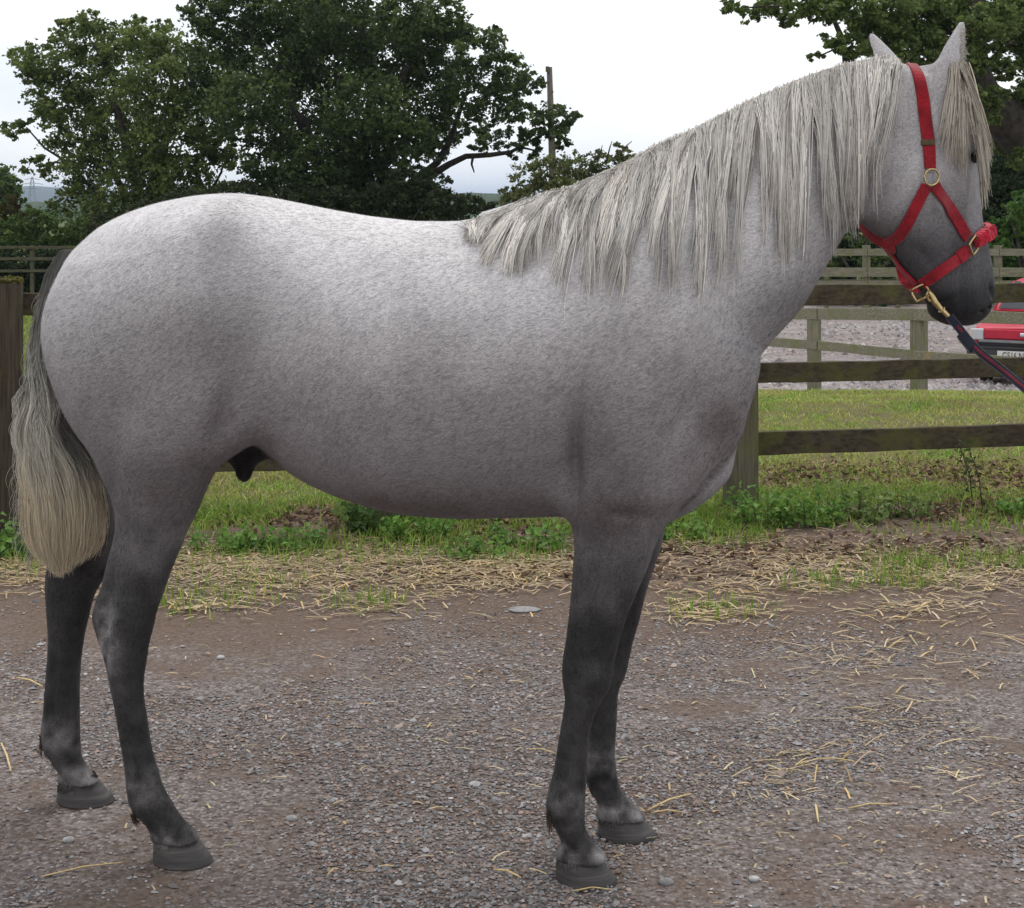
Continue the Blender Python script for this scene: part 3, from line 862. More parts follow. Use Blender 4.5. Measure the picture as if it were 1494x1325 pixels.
def add_ear(base, tip, Yb, Yt, widths, thick, open_dir):
    """leaf-shaped ear with a hollow on the side open_dir (x, y)"""
    B = np.array([wx(base[0], Yb), Yb, wz(base[1], Yb)]); T = np.array([wx(tip[0], Yt), Yt, wz(tip[1], Yt)])
    lo = np.minimum(B, T) - .07; hi = np.maximum(B, T) + .07
    ym = float(Ymid(np.array([(B[0] + T[0]) / 2]))[0])
    sl, x, s, z = sub(lo[0], hi[0], lo[1] - ym, hi[1] - ym, lo[2], hi[2])
    y = Ymid(x) + s
    ax = T - B; L = np.linalg.norm(ax); ax /= L
    od = np.array([open_dir[0], open_dir[1], 0.0]); od -= ax * od.dot(ax); od /= np.linalg.norm(od)
    wd = np.cross(ax, od)
    px_, py_, pz_ = x - B[0], y - B[1], z - B[2]
    t = (px_ * ax[0] + py_ * ax[1] + pz_ * ax[2]) / L
    a = px_ * od[0] + py_ * od[1] + pz_ * od[2]
    b = px_ * wd[0] + py_ * wd[1] + pz_ * wd[2]
    w = smooth1([-.3, 0, .25, .5, .75, .92, 1.0], widths, t)
    th = w * thick
    g = (np.sqrt((a / th) ** 2 + (b / w) ** 2) - 1) * np.minimum(th, w)
    g = np.maximum(g, np.maximum(t - 1.0, -.25 - t) * L)
    wi = np.maximum(w - .012, .001); ti = np.maximum(th - .006, .001)
    h = (np.sqrt(((a - th * .85) / ti) ** 2 + (b / wi) ** 2) - 1) * np.minimum(ti, wi)
    h = np.maximum(h, np.maximum(t - .80, .12 - t) * L)
    g = np.maximum(g, -h)
    FIELD[sl] = smin(FIELD[sl], g.astype(np.float32), .018)


# --- legs: row, left, right (photo pixels at the leg's own depth), lateral half thickness, lateral centre
NEAR_HIND = [(400, 150, 320, .03, -.15), (440, 92, 345, .07, -.15), (490, 74, 362, .105, -.15), (540, 83, 372, .128, -.153), (590, 102, 372, .136, -.155), (640, 121, 350, .130, -.157), (690, 142, 314, .110, -.155),
             (735, 158, 293, .092, -.150), (780, 161, 271, .075, -.145), (830, 149, 250, .057, -.14), (862, 142, 239, .050, -.14), (885, 134, 231, .046, -.145), (905, 131, 226, .045, -.15), (930, 139, 220, .043, -.155),
             (960, 150, 215, .041, -.16), (1000, 159, 210, .036, -.165), (1040, 168, 214, .032, -.17), (1085, 175, 221, .031, -.18), (1120, 181, 230, .034, -.185), (1150, 184, 240, .040, -.19),
             (1178, 190, 256, .043, -.19), (1198, 207, 270, .040, -.19), (1212, 217, 284, .043, -.19), (1226, 219, 293, .049, -.19)]
FAR_HIND = [(420, 165, 300, .04, .15), (470, 132, 330, .09, .15), (520, 124, 345, .12, .15), (570, 124, 350, .13, .153), (620, 122, 335, .125, .155), (670, 114, 300, .105, .155), (720, 102, 260, .088, .155), (770, 84, 215, .070, .16),
            (810, 72, 180, .056, .165), (845, 66, 152, .048, .17), (870, 66, 138, .045, .17), (900, 68, 130, .043, .175), (930, 70, 123, .040, .18), (960, 69, 119, .037, .18), (1000, 66, 117, .033, .185), (1040, 63, 117, .033, .19),
            (1070, 60, 117, .038, .19), (1092, 63, 118, .042, .19), (1108, 74, 121, .039, .19), (1124, 84, 132, .040, .19), (1141, 82, 148, .049, .19)]
NEAR_FORE = [(520, 880, 1000, .03, -.11), (570, 852, 1040, .065, -.115), (620, 845, 1048, .088, -.12), (670, 838, 1030, .098, -.125), (715, 833, 1003, .098, -.125), (745, 832, 974, .090, -.125), (770, 835, 963, .082, -.125),
             (800, 838, 953, .074, -.125), (830, 836, 943, .066, -.125), (860, 834, 930, .059, -.125), (900, 830, 914, .051, -.13), (940, 825, 902, .047, -.13), (965, 821, 896, .047, -.13), (985, 820, 893, .047, -.13),
             (1003, 822, 889, .045, -.13), (1022, 824, 877, .040, -.13), (1040, 822, 868, .036, -.13), (1070, 817, 860, .032, -.135), (1100, 812, 857, .031, -.135), (1130, 807, 856, .034, -.14), (1155, 800, 854, .039, -.14),
             (1178, 796, 853, .042, -.14), (1195, 801, 853, .041, -.14), (1212, 811, 856, .037, -.14), (1228, 818, 866, .038, -.14), (1242, 812, 880, .044, -.14), (1255, 806, 889, .049, -.14)]
FAR_FORE = [(560, 880, 1010, .05, .115), (620, 850, 1030, .085, .12), (680, 842, 1012, .098, .125), (745, 842, 975, .090, .125), (800, 850, 962, .074, .125), (830, 850, 952, .066, .125), (870, 848, 940, .056, .125), (900, 846, 933, .051, .12),
            (940, 845, 922, .047, .12), (965, 843, 917, .047, .12), (985, 843, 912, .045, .12), (1003, 848, 904, .041, .12), (1020, 855, 901, .036, .12), (1050, 857, 900, .032, .12), (1080, 857, 898, .031, .12), (1100, 855, 897, .034, .12), (1122, 853, 899, .040, .12),
            (1142, 855, 903, .041, .12), (1158, 864, 911, .038, .12), (1174, 871, 926, .041, .12), (1192, 868, 943, .049, .12)]
LEG_Y = {'nh': 3.765, 'fh': 4.145, 'nf': 3.655, 'ff': 3.915}


def add_leg(rows, Yl, k):
    rows = np.array(rows, float)
    py, L, Rr, b, sc = rows.T
    z = CAMH - (py - HZ) * Yl / FPX
    cx = ((L + Rr) / 2 - CX) * Yl / FPX; a = (Rr - L) / 2 * Yl / FPX
    w_ = np.clip((py - 780) / 200, 0, 1)
    sc = sc * (1 - w_) + (Yl - Ymid(cx)) * w_          # the foot stands at the leg's own depth
    m = a.max() + .06
    sl, x, s, zz = sub(cx.min() - m, cx.max() + m, sc.min() - .2, sc.max() + .2, z.min() - .03, z.max() + .05)
    C = smooth1(z, cx, zz); A_ = smooth1(z, a, zz); B_ = smooth1(z, b, zz); S = smooth1(z, sc, zz)
    p = 2.15
    r = (np.abs((x - C) / A_) ** p + np.abs((s - S) / B_) ** p) ** (1 / p)
    g = (r - 1) * np.minimum(A_, B_)
    g = np.maximum(g, np.maximum(zz - z.max(), z.min() - zz))
    kk = interp(zz, [.55, .85], [.012, k])
    FIELD[sl] = smin(FIELD[sl], g.astype(np.float32), kk)


def add_blob(px, py, s, rx, rs, rz, k, sub_=False, rot=0.0):
    x0 = float(px2x(px)); z0 = float(z_of(py, x0))
    m = max(rx, rz, rs) * 1.3 + k
    sl, x, ss, z = sub(x0 - m, x0 + m, s - m, s + m, z0 - m, z0 + m)
    dx, dz = x - x0, z - z0
    c, n = math.cos(rot), math.sin(rot)
    e = (np.sqrt(((dx * c + dz * n) / rx) ** 2 + ((ss - s) / rs) ** 2 + ((-dx * n + dz * c) / rz) ** 2) - 1) * min(rx, rs, rz)
    FIELD[sl] = smin(FIELD[sl], e.astype(np.float32), k)


def surface_nets(F, o, h):
    inside = F < 0
    nx, ny, nz_ = F.shape
    c = np.zeros((nx - 1, ny - 1, nz_ - 1), np.uint8)
    for i in (0, 1):
        for j in (0, 1):
            for k in (0, 1): c += inside[i:nx - 1 + i, j:ny - 1 + j, k:nz_ - 1 + k]
    act = np.argwhere((c > 0) & (c < 8))
    ids = np.full(c.shape, -1, np.int32); ids[act[:, 0], act[:, 1], act[:, 2]] = np.arange(len(act))
    P = np.zeros((len(act), 3)); W = np.zeros(len(act))
    cor = [(0, 0, 0), (1, 0, 0), (0, 1, 0), (1, 1, 0), (0, 0, 1), (1, 0, 1), (0, 1, 1), (1, 1, 1)]
    val = [F[act[:, 0] + a, act[:, 1] + b, act[:, 2] + d].astype(float) for a, b, d in cor]
    for e0, e1 in [(0, 1), (2, 3), (4, 5), (6, 7), (0, 2), (1, 3), (4, 6), (5, 7), (0, 4), (1, 5), (2, 6), (3, 7)]:
        f0, f1 = val[e0], val[e1]; m = (f0 < 0) != (f1 < 0)
        t = np.where(m, f0 / np.where(m, f0 - f1, 1), 0)
        a = np.array(cor[e0], float); b = np.array(cor[e1], float)
        P += np.where(m[:, None], a + (b - a) * t[:, None], 0); W += m
    P /= W[:, None]
    V = (act + P) * h + np.array(o)
    Q = []
    for axis in range(3):
        s0 = [slice(None)] * 3; s1 = [slice(None)] * 3; s0[axis] = slice(0, -1); s1[axis] = slice(1, None)
        a, b = inside[tuple(s0)], inside[tuple(s1)]
        e = np.argwhere(a != b)
        u, v = (axis + 1) % 3, (axis + 2) % 3
        ok = (e[:, u] > 0) & (e[:, v] > 0) & (e[:, u] < F.shape[u] - 1) & (e[:, v] < F.shape[v] - 1)
        e = e[ok]
        flip = ~a[e[:, 0], e[:, 1], e[:, 2]]
        q = np.zeros((len(e), 4), np.int32)
        for n_, (du, dv) in enumerate([(-1, -1), (0, -1), (0, 0), (-1, 0)]):
            w = e.copy(); w[:, u] += du; w[:, v] += dv
            q[:, n_] = ids[w[:, 0], w[:, 1], w[:, 2]]
        q[flip] = q[flip][:, ::-1]
        Q.append(q)
    return V, np.concatenate(Q)


def relax(V, Q, it, lam=.5, mask=None):
    E = np.concatenate([Q[:, [0, 1]], Q[:, [1, 2]], Q[:, [2, 3]], Q[:, [3, 0]]]); E = np.concatenate([E, E[:, ::-1]])
    deg = np.bincount(E[:, 0], minlength=len(V))[:, None]
    def step(V, l):
        S = np.stack([np.bincount(E[:, 0], weights=V[E[:, 1], k], minlength=len(V)) for k in range(3)], 1) / deg
        d = (S - V) * l
        return V + (d if mask is None else d * mask[:, None])
    for _ in range(it):
        V = step(V, lam); V = step(V, -lam * 1.03)
    return V


add_trunk()
add_leg(NEAR_HIND, LEG_Y['nh'], .06); add_leg(FAR_HIND, LEG_Y['fh'], .06)
add_leg(NEAR_FORE, LEG_Y['nf'], .05); add_leg(FAR_FORE, LEG_Y['ff'], .05)
add_neck()
add_head()
add_ear((1378, 122), (1405, 30), 3.79, 3.79, [.034, .038, .041, .034, .022, .012, .007], .66, (1.0, .25))
add_ear((1312, 118), (1270, 49), 3.94, 3.97, [.028, .032, .034, .028, .019, .012, .007], .66, (-.6, .8))
# sheath between the thighs
add_blob(356, 652, 0.0, .062, .05, .046, .05)
add_blob(357, 684, -.01, .021, .025, .030, .022)
# elbow, point of shoulder, stifle, hip
for sg in (-1, 1):
    add_blob(852, 700, sg * .185, .055, .05, .07, .05)
    add_blob(1015, 555, sg * .12, .075, .055, .09, .06)
    add_blob(340, 585, sg * .215, .075, .065, .08, .08)
    add_blob(300, 345, sg * .16, .09, .06, .05, .10)
    add_blob(930, 430, sg * .155, .10, .06, .17, .10, rot=R(-25))
    add_blob(985, 690, sg * .075, .055, .06, .045, .03)
horse_V, horse_Q = surface_nets(FIELD, (GX[0], GS[0], GZ[0]), H)
horse_V = relax(horse_V, horse_Q, 4)
horse_V[:, 1] += Ymid(horse_V[:, 0])
del FIELD

# column / row of every vertex as a tracing coordinate on the horse (taken on its own middle plane, so it is a body coordinate)
def body_uv(V):
    ym = Ymid(V[:, 0])
    return CX + V[:, 0] * FPX / ym, HZ - (V[:, 2] - CAMH) * FPX / ym


def vnormals(V, Q):
    n = np.cross(V[Q[:, 2]] - V[Q[:, 0]], V[Q[:, 3]] - V[Q[:, 1]])
    N_ = np.zeros_like(V)
    for k in range(4):
        for c in range(3): N_[:, c] += np.bincount(Q[:, k], weights=n[:, c], minlength=len(V))
    return N_ / (np.linalg.norm(N_, axis=1, keepdims=True) + 1e-12)


# muscle relief: column, row, radius along, radius across, angle, height (metres)
MUSCLE = [
    (833, 655, 11, 85, 3, -.024),      # groove behind the elbow
    (985, 395, 22, 120, 32, -.011),    # in front of the shoulder blade
    (1090, 640, 12, 60, 20, -.004),
    (1040, 622, 38, 48, 0, -.014),     # hollow above the breast
    (358, 590, 20, 60, 14, -.024),     # flank fold
    (400, 470, 45, 80, 15, -.014),     # flank hollow
    (365, 350, 26, 45, 20, -.008),     # in front of the hip
    (330, 640, 14, 45, -30, .004),
    (212, 600, 16, 150, 10, -.012),    # line down the hamstring
    (160, 560, 16, 130, 14, .004),
    (200, 770, 12, 70, 6, -.008),      # gaskin
    (230, 740, 18, 60, -14, .004),
    (900, 630, 38, 75, 10, .016),
    (1034, 690, 8, 66, 46, -.018),     # crease under the breast
    (930, 690, 30, 40, 0, -.006),      # triceps
    (905, 800, 14, 75, 8, -.007),      # forearm
    (870, 830, 12, 80, 2, .003),
    (1180, 330, 24, 110, 50, -.004),
    (560, 540, 70, 120, 0, .004),
    (1281, 250, 9, 70, 18, -.010),     # behind the jaw
]


DETAIL = [
    # breast: crease between the near pectoral and the middle of the chest, elbow and triceps edges
    ('ch', 1034, 690, 6, 62, 46, -.024), ('ch', 1052, 704, 9, 55, 46, .008), ('ch', 1010, 672, 16, 50, 46, .008), ('ch', 862, 690, 9, 50, 20, -.010), ('ch', 985, 600, 14, 70, 28, -.010), ('ch', 960, 520, 22, 80, 24, .008), ('ch', 905, 735, 34, 8, 10, -.008),
    # near hind: gaskin tendon, hock bones, cannon tendon, fetlock
    ('nh', 158, 850, 6, 45, 8, -.008), ('nh', 176, 905, 14, 22, 0, .006), ('nh', 152, 900, 6, 40, -4, -.006), ('nh', 200, 925, 9, 26, 0, .004), ('nh', 183, 1060, 5, 80, -8, -.006), ('nh', 200, 1060, 6, 80, -8, .003),
    ('nh', 205, 1172, 12, 14, 0, .005), ('nh', 228, 1190, 9, 9, 0, -.004), ('nh', 215, 790, 9, 60, 8, .006), ('nh', 190, 760, 8, 60, 4, -.007),
    # near fore: forearm muscle, knee, cannon tendon, fetlock
    ('nf', 868, 830, 6, 70, 4, -.006), ('nf', 845, 850, 7, 70, 3, .004), ('nf', 905, 850, 7, 70, 10, .004), ('nf', 866, 985, 18, 16, 0, .007), ('nf', 838, 985, 6, 18, 0, -.005), ('nf', 860, 960, 20, 7, 0, -.004), ('nf', 858, 1015, 18, 7, 0, -.004),
    ('nf', 831, 1085, 4.5, 65, 6, -.006), ('nf', 845, 1085, 6, 65, 6, .003), ('nf', 826, 1168, 13, 14, 0, .006), ('nf', 836, 1205, 14, 8, 0, -.005), ('nf', 812, 1150, 5, 20, 6, -.004),
    ('fh', 82, 1010, 4, 70, 3, -.005), ('fh', 95, 1082, 10, 12, 0, .004), ('ff', 872, 1080, 4, 45, 3, -.005), ('ff', 880, 1125, 10, 12, 0, .004), ('ff', 885, 990, 12, 14, 0, .005),
    # head: cheek, facial crest, nasal ridge, hollow, nostril wing, lips
    ('hd', 1330, 262, 40, 52, 10, .007), ('hd', 1386, 318, 13, 46, -14, -.008), ('hd', 1366, 300, 8, 40, -24, .005), ('hd', 1411, 300, 6, 58, -4, .006), ('hd', 1398, 372, 16, 26, -10, -.006),
    ('hd', 1427, 424, 12, 20, 0, .006), ('hd', 1410, 430, 5, 22, 0, -.009), ('hd', 1384, 440, 24, 5, -18, -.007), ('hd', 1376, 460, 14, 10, 0, .005), ('hd', 1345, 372, 22, 8, 40, -.005), ('hd', 1400, 175, 14, 22, 0, -.006), ('hd', 1375, 150, 12, 16, 0, -.005),
]


def muscle(V, Nn):
    u, v = body_uv(V)
    side = np.abs(Nn[:, 1]) ** .5
    D = np.zeros(len(V))
    for cu, cv, ru, rv, ang, amp in MUSCLE:
        amp = amp * 1.35; a = R(ang); du, dv = u - cu, v - cv
        p = du * math.cos(a) + dv * math.sin(a); q = -du * math.sin(a) + dv * math.cos(a)
        D += amp * np.exp(-(p / ru) ** 2 - (q / rv) ** 2)
    V = V + Nn * (D * side)[:, None]
    # bones, tendons and face planes, traced at each part's own depth
    E = np.zeros(len(V))
    for key, px, py, ru, rv, ang, amp in DETAIL:
        Yd = {'nh': 3.74, 'nf': 3.63, 'fh': 4.14, 'ff': 3.90, 'hd': 3.80, 'ch': 3.70}[key]
        cx_, cz_ = wx(px, Yd), wz(py, Yd); k = Yd / FPX; a = R(ang)
        du, dv = (V[:, 0] - cx_) / k, -(V[:, 2] - cz_) / k
        p = du * math.cos(a) + dv * math.sin(a); q = -du * math.sin(a) + dv * math.cos(a)
        s_ = V[:, 1] - Ymid(V[:, 0])
        on = (s_ < .02) if key in ('nh', 'nf') else ((s_ > .02) if key in ('fh', 'ff') else ((V[:, 0] > .78) if key == 'hd' else ((s_ < .03) & (V[:, 0] > .2) & (V[:, 0] < .6))))
        E += amp * np.exp(-(p / ru) ** 2 - (q / rv) ** 2) * on * np.clip(np.abs(Nn[:, 1]) * (1.6 if key != 'ch' else 4), 0, 1)
    return V + Nn * E[:, None]


horse_N = vnormals(horse_V, horse_Q)
horse_V = muscle(horse_V, horse_N)
horse_V = relax(horse_V, horse_Q, 2)
horse_N = vnormals(horse_V, horse_Q)

# ---- coat colour (pigment, with some light and shade painted in)
def fbm(P, seed, octaves=3):
    """cheap smooth value noise on points, about -1..1"""
    r = np.random.default_rng(seed); tot = np.zeros(len(P)); amp = 1.0; norm = 0
    tab = r.uniform(-1, 1, (32, 32, 32))
    for o in range(octaves):
        Q = P * 2 ** o + o * 7.3
        i = np.floor(Q).astype(int); f = Q - i; f = f * f * (3 - 2 * f)
        def g(a, b, c): return tab[(i[:, 0] + a) % 32, (i[:, 1] + b) % 32, (i[:, 2] + c) % 32]
        x0 = g(0, 0, 0) * (1 - f[:, 0]) + g(1, 0, 0) * f[:, 0]; x1 = g(0, 1, 0) * (1 - f[:, 0]) + g(1, 1, 0) * f[:, 0]
        x2 = g(0, 0, 1) * (1 - f[:, 0]) + g(1, 0, 1) * f[:, 0]; x3 = g(0, 1, 1) * (1 - f[:, 0]) + g(1, 1, 1) * f[:, 0]
        y0 = x0 * (1 - f[:, 1]) + x1 * f[:, 1]; y1 = x2 * (1 - f[:, 1]) + x3 * f[:, 1]
        tot += amp * (y0 * (1 - f[:, 2]) + y1 * f[:, 2]); norm += amp; amp *= .55
    return tot / norm


def sstep(a, b, x):
    t = np.clip((x - a) / (b - a), 0, 1); return t * t * (3 - 2 * t)


def coat_color(V):
    u, v = body_uv(V)
    y = V[:, 1] - Ymid(V[:, 0])
    n1 = fbm(V * 4.0, 1); n2 = fbm(V * 13.0, 2); n3 = fbm(V * 45.0, 3, 2)
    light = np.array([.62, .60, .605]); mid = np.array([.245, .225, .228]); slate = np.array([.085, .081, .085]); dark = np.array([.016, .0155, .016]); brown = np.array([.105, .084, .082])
    back = np.clip(1 - sstep(290, 600, v) + .22 * n1, 0, 1)          # back and croup painted paler, with light from above in the tone
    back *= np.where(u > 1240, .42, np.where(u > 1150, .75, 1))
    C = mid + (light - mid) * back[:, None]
    # brownish roan patches on flank, elbow, breast, stifle; belly and breast shade painted in
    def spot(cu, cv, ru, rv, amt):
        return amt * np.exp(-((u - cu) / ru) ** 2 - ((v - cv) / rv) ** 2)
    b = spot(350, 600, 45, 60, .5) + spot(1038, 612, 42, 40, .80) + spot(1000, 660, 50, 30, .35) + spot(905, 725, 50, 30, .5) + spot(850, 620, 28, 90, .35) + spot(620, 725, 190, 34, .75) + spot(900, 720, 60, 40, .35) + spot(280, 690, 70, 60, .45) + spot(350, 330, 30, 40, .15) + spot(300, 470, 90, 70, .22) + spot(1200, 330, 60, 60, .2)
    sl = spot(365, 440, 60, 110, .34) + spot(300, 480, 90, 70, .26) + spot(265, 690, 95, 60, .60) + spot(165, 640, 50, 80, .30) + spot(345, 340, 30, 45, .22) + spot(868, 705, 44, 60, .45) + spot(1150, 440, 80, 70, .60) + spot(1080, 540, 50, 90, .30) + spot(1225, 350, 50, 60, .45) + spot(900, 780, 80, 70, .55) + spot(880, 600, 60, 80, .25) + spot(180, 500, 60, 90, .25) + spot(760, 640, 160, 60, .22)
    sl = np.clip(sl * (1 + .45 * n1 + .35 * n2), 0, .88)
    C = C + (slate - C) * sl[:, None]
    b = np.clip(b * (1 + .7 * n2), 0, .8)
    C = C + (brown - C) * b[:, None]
    # breast crease: shade painted as a dark line, lit edge beside it painted pale
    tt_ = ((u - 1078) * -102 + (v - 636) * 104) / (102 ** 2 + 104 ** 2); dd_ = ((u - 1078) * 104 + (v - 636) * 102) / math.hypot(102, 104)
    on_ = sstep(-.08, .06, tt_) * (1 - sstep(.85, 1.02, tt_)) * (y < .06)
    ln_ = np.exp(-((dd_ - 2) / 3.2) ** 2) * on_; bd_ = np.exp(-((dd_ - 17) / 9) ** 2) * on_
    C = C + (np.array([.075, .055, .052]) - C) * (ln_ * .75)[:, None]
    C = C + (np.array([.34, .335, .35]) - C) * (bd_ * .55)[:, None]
    # dark legs, ragged upper edge
    hind = u < 420
    edge = np.where(hind, 790, 838) + 55 * n2 + 25 * n1
    k = sstep(-130, 80, v - edge) * np.where((u > 420) & (u < 800), 0, 1) * (v > 640)
    k = np.where(v > 1000, 1, k)
    C = C + (dark - C) * (k ** .8)[:, None] * .95
    # grey hairs on hocks, fetlocks, coronets
    z = V[:, 2]
    g = np.exp(-((z - .175) / .045) ** 2) * .28 + np.exp(-((z - .068) / .022) ** 2) * .55
    g = g * np.where(u > 500, 1.15, .7) * np.clip(.6 + .9 * n2 + .8 * n3, 0, 1.6)
    hk = np.exp(-((u - 185) / 16) ** 2 - ((v - 900) / 45) ** 2) * .62 * np.clip(.6 + 1.2 * n3, 0, 2) * (y < 0)
    fk = np.exp(-((z - .15) / .03) ** 2) * (-.9 + 1.0) 
    C = C + (np.array([.30, .28, .28]) - C) * np.clip((g + hk), 0, .8)[:, None] * (v > 760)[:, None]
    fet = np.exp(-((z - .148) / .02) ** 2) * .6 * (u > 500)
    C = C * (1 - np.clip(fet, 0, .6) * (v > 1000))[:, None]
    # sheath and groin skin
    gr = np.exp(-((u - 352) / 42) ** 2 - ((v - 672) / 34) ** 2) * (np.abs(y) < .13) * (v > 632)
    C = C + (np.array([.018, .017, .018]) - C) * np.clip(gr * 2.4, 0, 1)[:, None]
    # head: grey face, dark muzzle
    hd = (u > 1235) & (v < 500)
    along = v + (u - 1330) * .18
    m = np.where(hd, sstep(215, 390, along + 22 * n2), 0)
    face = np.array([.044, .042, .046])
    C = C + (face - C) * (m * .93)[:, None]
    nr = np.where(hd, np.exp(-((u - 1428) / 13) ** 2 - ((v - 290) / 62) ** 2), 0) * (1 + .4 * n2)  # paler nasal bridge: light on its front plane painted in
    C = C + (np.array([.27, .265, .28]) - C) * np.clip(nr * .75, 0, .85)[:, None]
    mz = np.where(hd, sstep(408, 455, along + 10 * n2), 0)
    C = C + (np.array([.014, .0135, .015]) - C) * mz[:, None] * .9
    lw = sstep(820, 980, v) * (u < 1100)
    C = C * (1 + lw * np.clip(.75 * n2 + .35 * n3 + .25, -.4, 1.2))[:, None]
    # fine roan speckle
    C = C * (1 + .06 * n3 + .15 * n2)[:, None]
    return np.clip(C, .01, .9)


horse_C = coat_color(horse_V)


def coat_material():
    m, nt, n, l, p = new_mat('horse_coat')
    a = n.new('ShaderNodeAttribute'); a.attribute_name = 'tint'
    f = noise(nt, 230, 3, .7, stretch=(.42, 1, 1.3))
    f2 = noise(nt, 560, 2, .6, stretch=(.4, 1, 1))
    r = ramp(n, [(.28, (.70, .685, .685)), (.46, (.99, .99, .99)), (.74, (1.22, 1.21, 1.21))]); l.new(f.outputs[0], r.inputs[0])
    r2 = ramp(n, [(.28, (.68, .67, .67)), (.72, (1.28, 1.28, 1.28))]); l.new(f2.outputs[0], r2.inputs[0])
    c = mixc(nt, 1.0, a.outputs['Color'], r.outputs[0], 'MULTIPLY')
    c = mixc(nt, 1.0, c, r2.outputs[0], 'MULTIPLY')
    l.new(c, p.inputs['Base Color'])
    p.inputs['Roughness'].default_value = .62; p.inputs['Specular IOR Level'].default_value = .18
    p.inputs['Sheen Weight'].default_value = .03; p.inputs['Sheen Roughness'].default_value = .5
    bump(nt, p, f.outputs[0], .35, .004)
    return m


M_coat = coat_material()
horse = empty('horse', (0.0, 3.82, 0.0))
tag(horse, 'grey horse with pale mane and dark legs standing side-on on the gravel', 'horse')
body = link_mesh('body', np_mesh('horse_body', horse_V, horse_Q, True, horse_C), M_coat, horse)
body_bvh = BVHTree.FromPolygons([tuple(v) for v in horse_V], [tuple(int(i) for i in q) for q in horse_Q])


def near_y(x, z, default=None):
    """depth of the horse's near side at (x, z)"""
    h = body_bvh.ray_cast(Vector((x, 2.0, z)), Vector((0, 1, 0)))
    return h[0].y if h[0] is not None else default


# ---- hooves
def hoof_material():
    m, nt, n, l, p = new_mat('hoof_horn')
    x = noise(nt, 9, 4, .6, stretch=(1, 1, 14))
    r = ramp(n, [(.3, (.022, .020, .019)), (.55, (.045, .040, .038)), (.75, (.085, .075, .070))]); l.new(x.outputs[0], r.inputs[0])
    l.new(r.outputs[0], p.inputs['Base Color']); p.inputs['Roughness'].default_value = .6
    bump(nt, p, x.outputs[0], .35, .004)
    return m


M_hoof = hoof_material()


def hoof(cx, cy, length, width, hf, hb, yaw):
    """cx, cy ground centre; toe towards +x turned by yaw"""
    n = 28; rings = []
    spec = [(0.0, 1.0, 0.0), (.04, 1.015, 0.0), (.30, .955, -.006), (.55, .90, -.012), (.80, .825, -.018), (1.0, .775, -.022), (1.16, .66, -.024)]
    for t, k, back in spec:
        ring = []
        for i in range(n):
            a = 2 * math.pi * i / n
            u = math.cos(a); w = math.sin(a)
            lx = length / 2 * (u if u > 0 else u * .93 - .05 * (1 - abs(w)) ** .5 * 0); ly = width / 2 * w * (1.0 if u > -.2 else 1.0 - .12 * (-u - .2))
            hgt = (hf + hb) / 2 + (hf - hb) / 2 * u
            x = lx * k + back * (1.3 if u > 0 else .55); y = ly * (1 - .20 * t if t < 1.05 else k * .95)
            c, s = math.cos(yaw), math.sin(yaw)
            ring.append((cx + x * c - y * s, cy + x * s + y * c, hgt * t + (.0008 * math.sin(t * 30) if 0 < t < 1 else 0)))
        rings.append(ring)
    b = MB()
    vs = [v for r in rings for v in r]; fs = []
    for i in range(len(rings) - 1):
        for k in range(n):
            fs.append((i * n + k, i * n + (k + 1) % n, (i + 1) * n + (k + 1) % n, (i + 1) * n + k))
    fs.append(tuple(range(n - 1, -1, -1))); fs.append(tuple((len(rings) - 1) * n + k for k in range(n)))
    b.add(vs, fs)
    o = b.build('hoof', M_hoof, horse, smooth=True)
    return o


def hoof_at(key, x0, x1, hf, hb, yaw):
    Y = LEG_Y[key]
    hoof((wx((x0 + x1) / 2, Y)), Y + .0, (x1 - x0) * Y / FPX, .118, hf, hb, yaw)


hoof_at('nh', 219, 311, .064, .040, R(-12))
hoof_at('fh', 80, 167, .057, .036, R(-6))
hoof_at('nf', 807, 901, .060, .040, R(-14))
hoof_at('ff', 869, 958, .058, .036, R(-8))

# ---- eye
M_lid = simple_mat('eyelid_skin', (.045, .042, .045), .6, .3, 150)


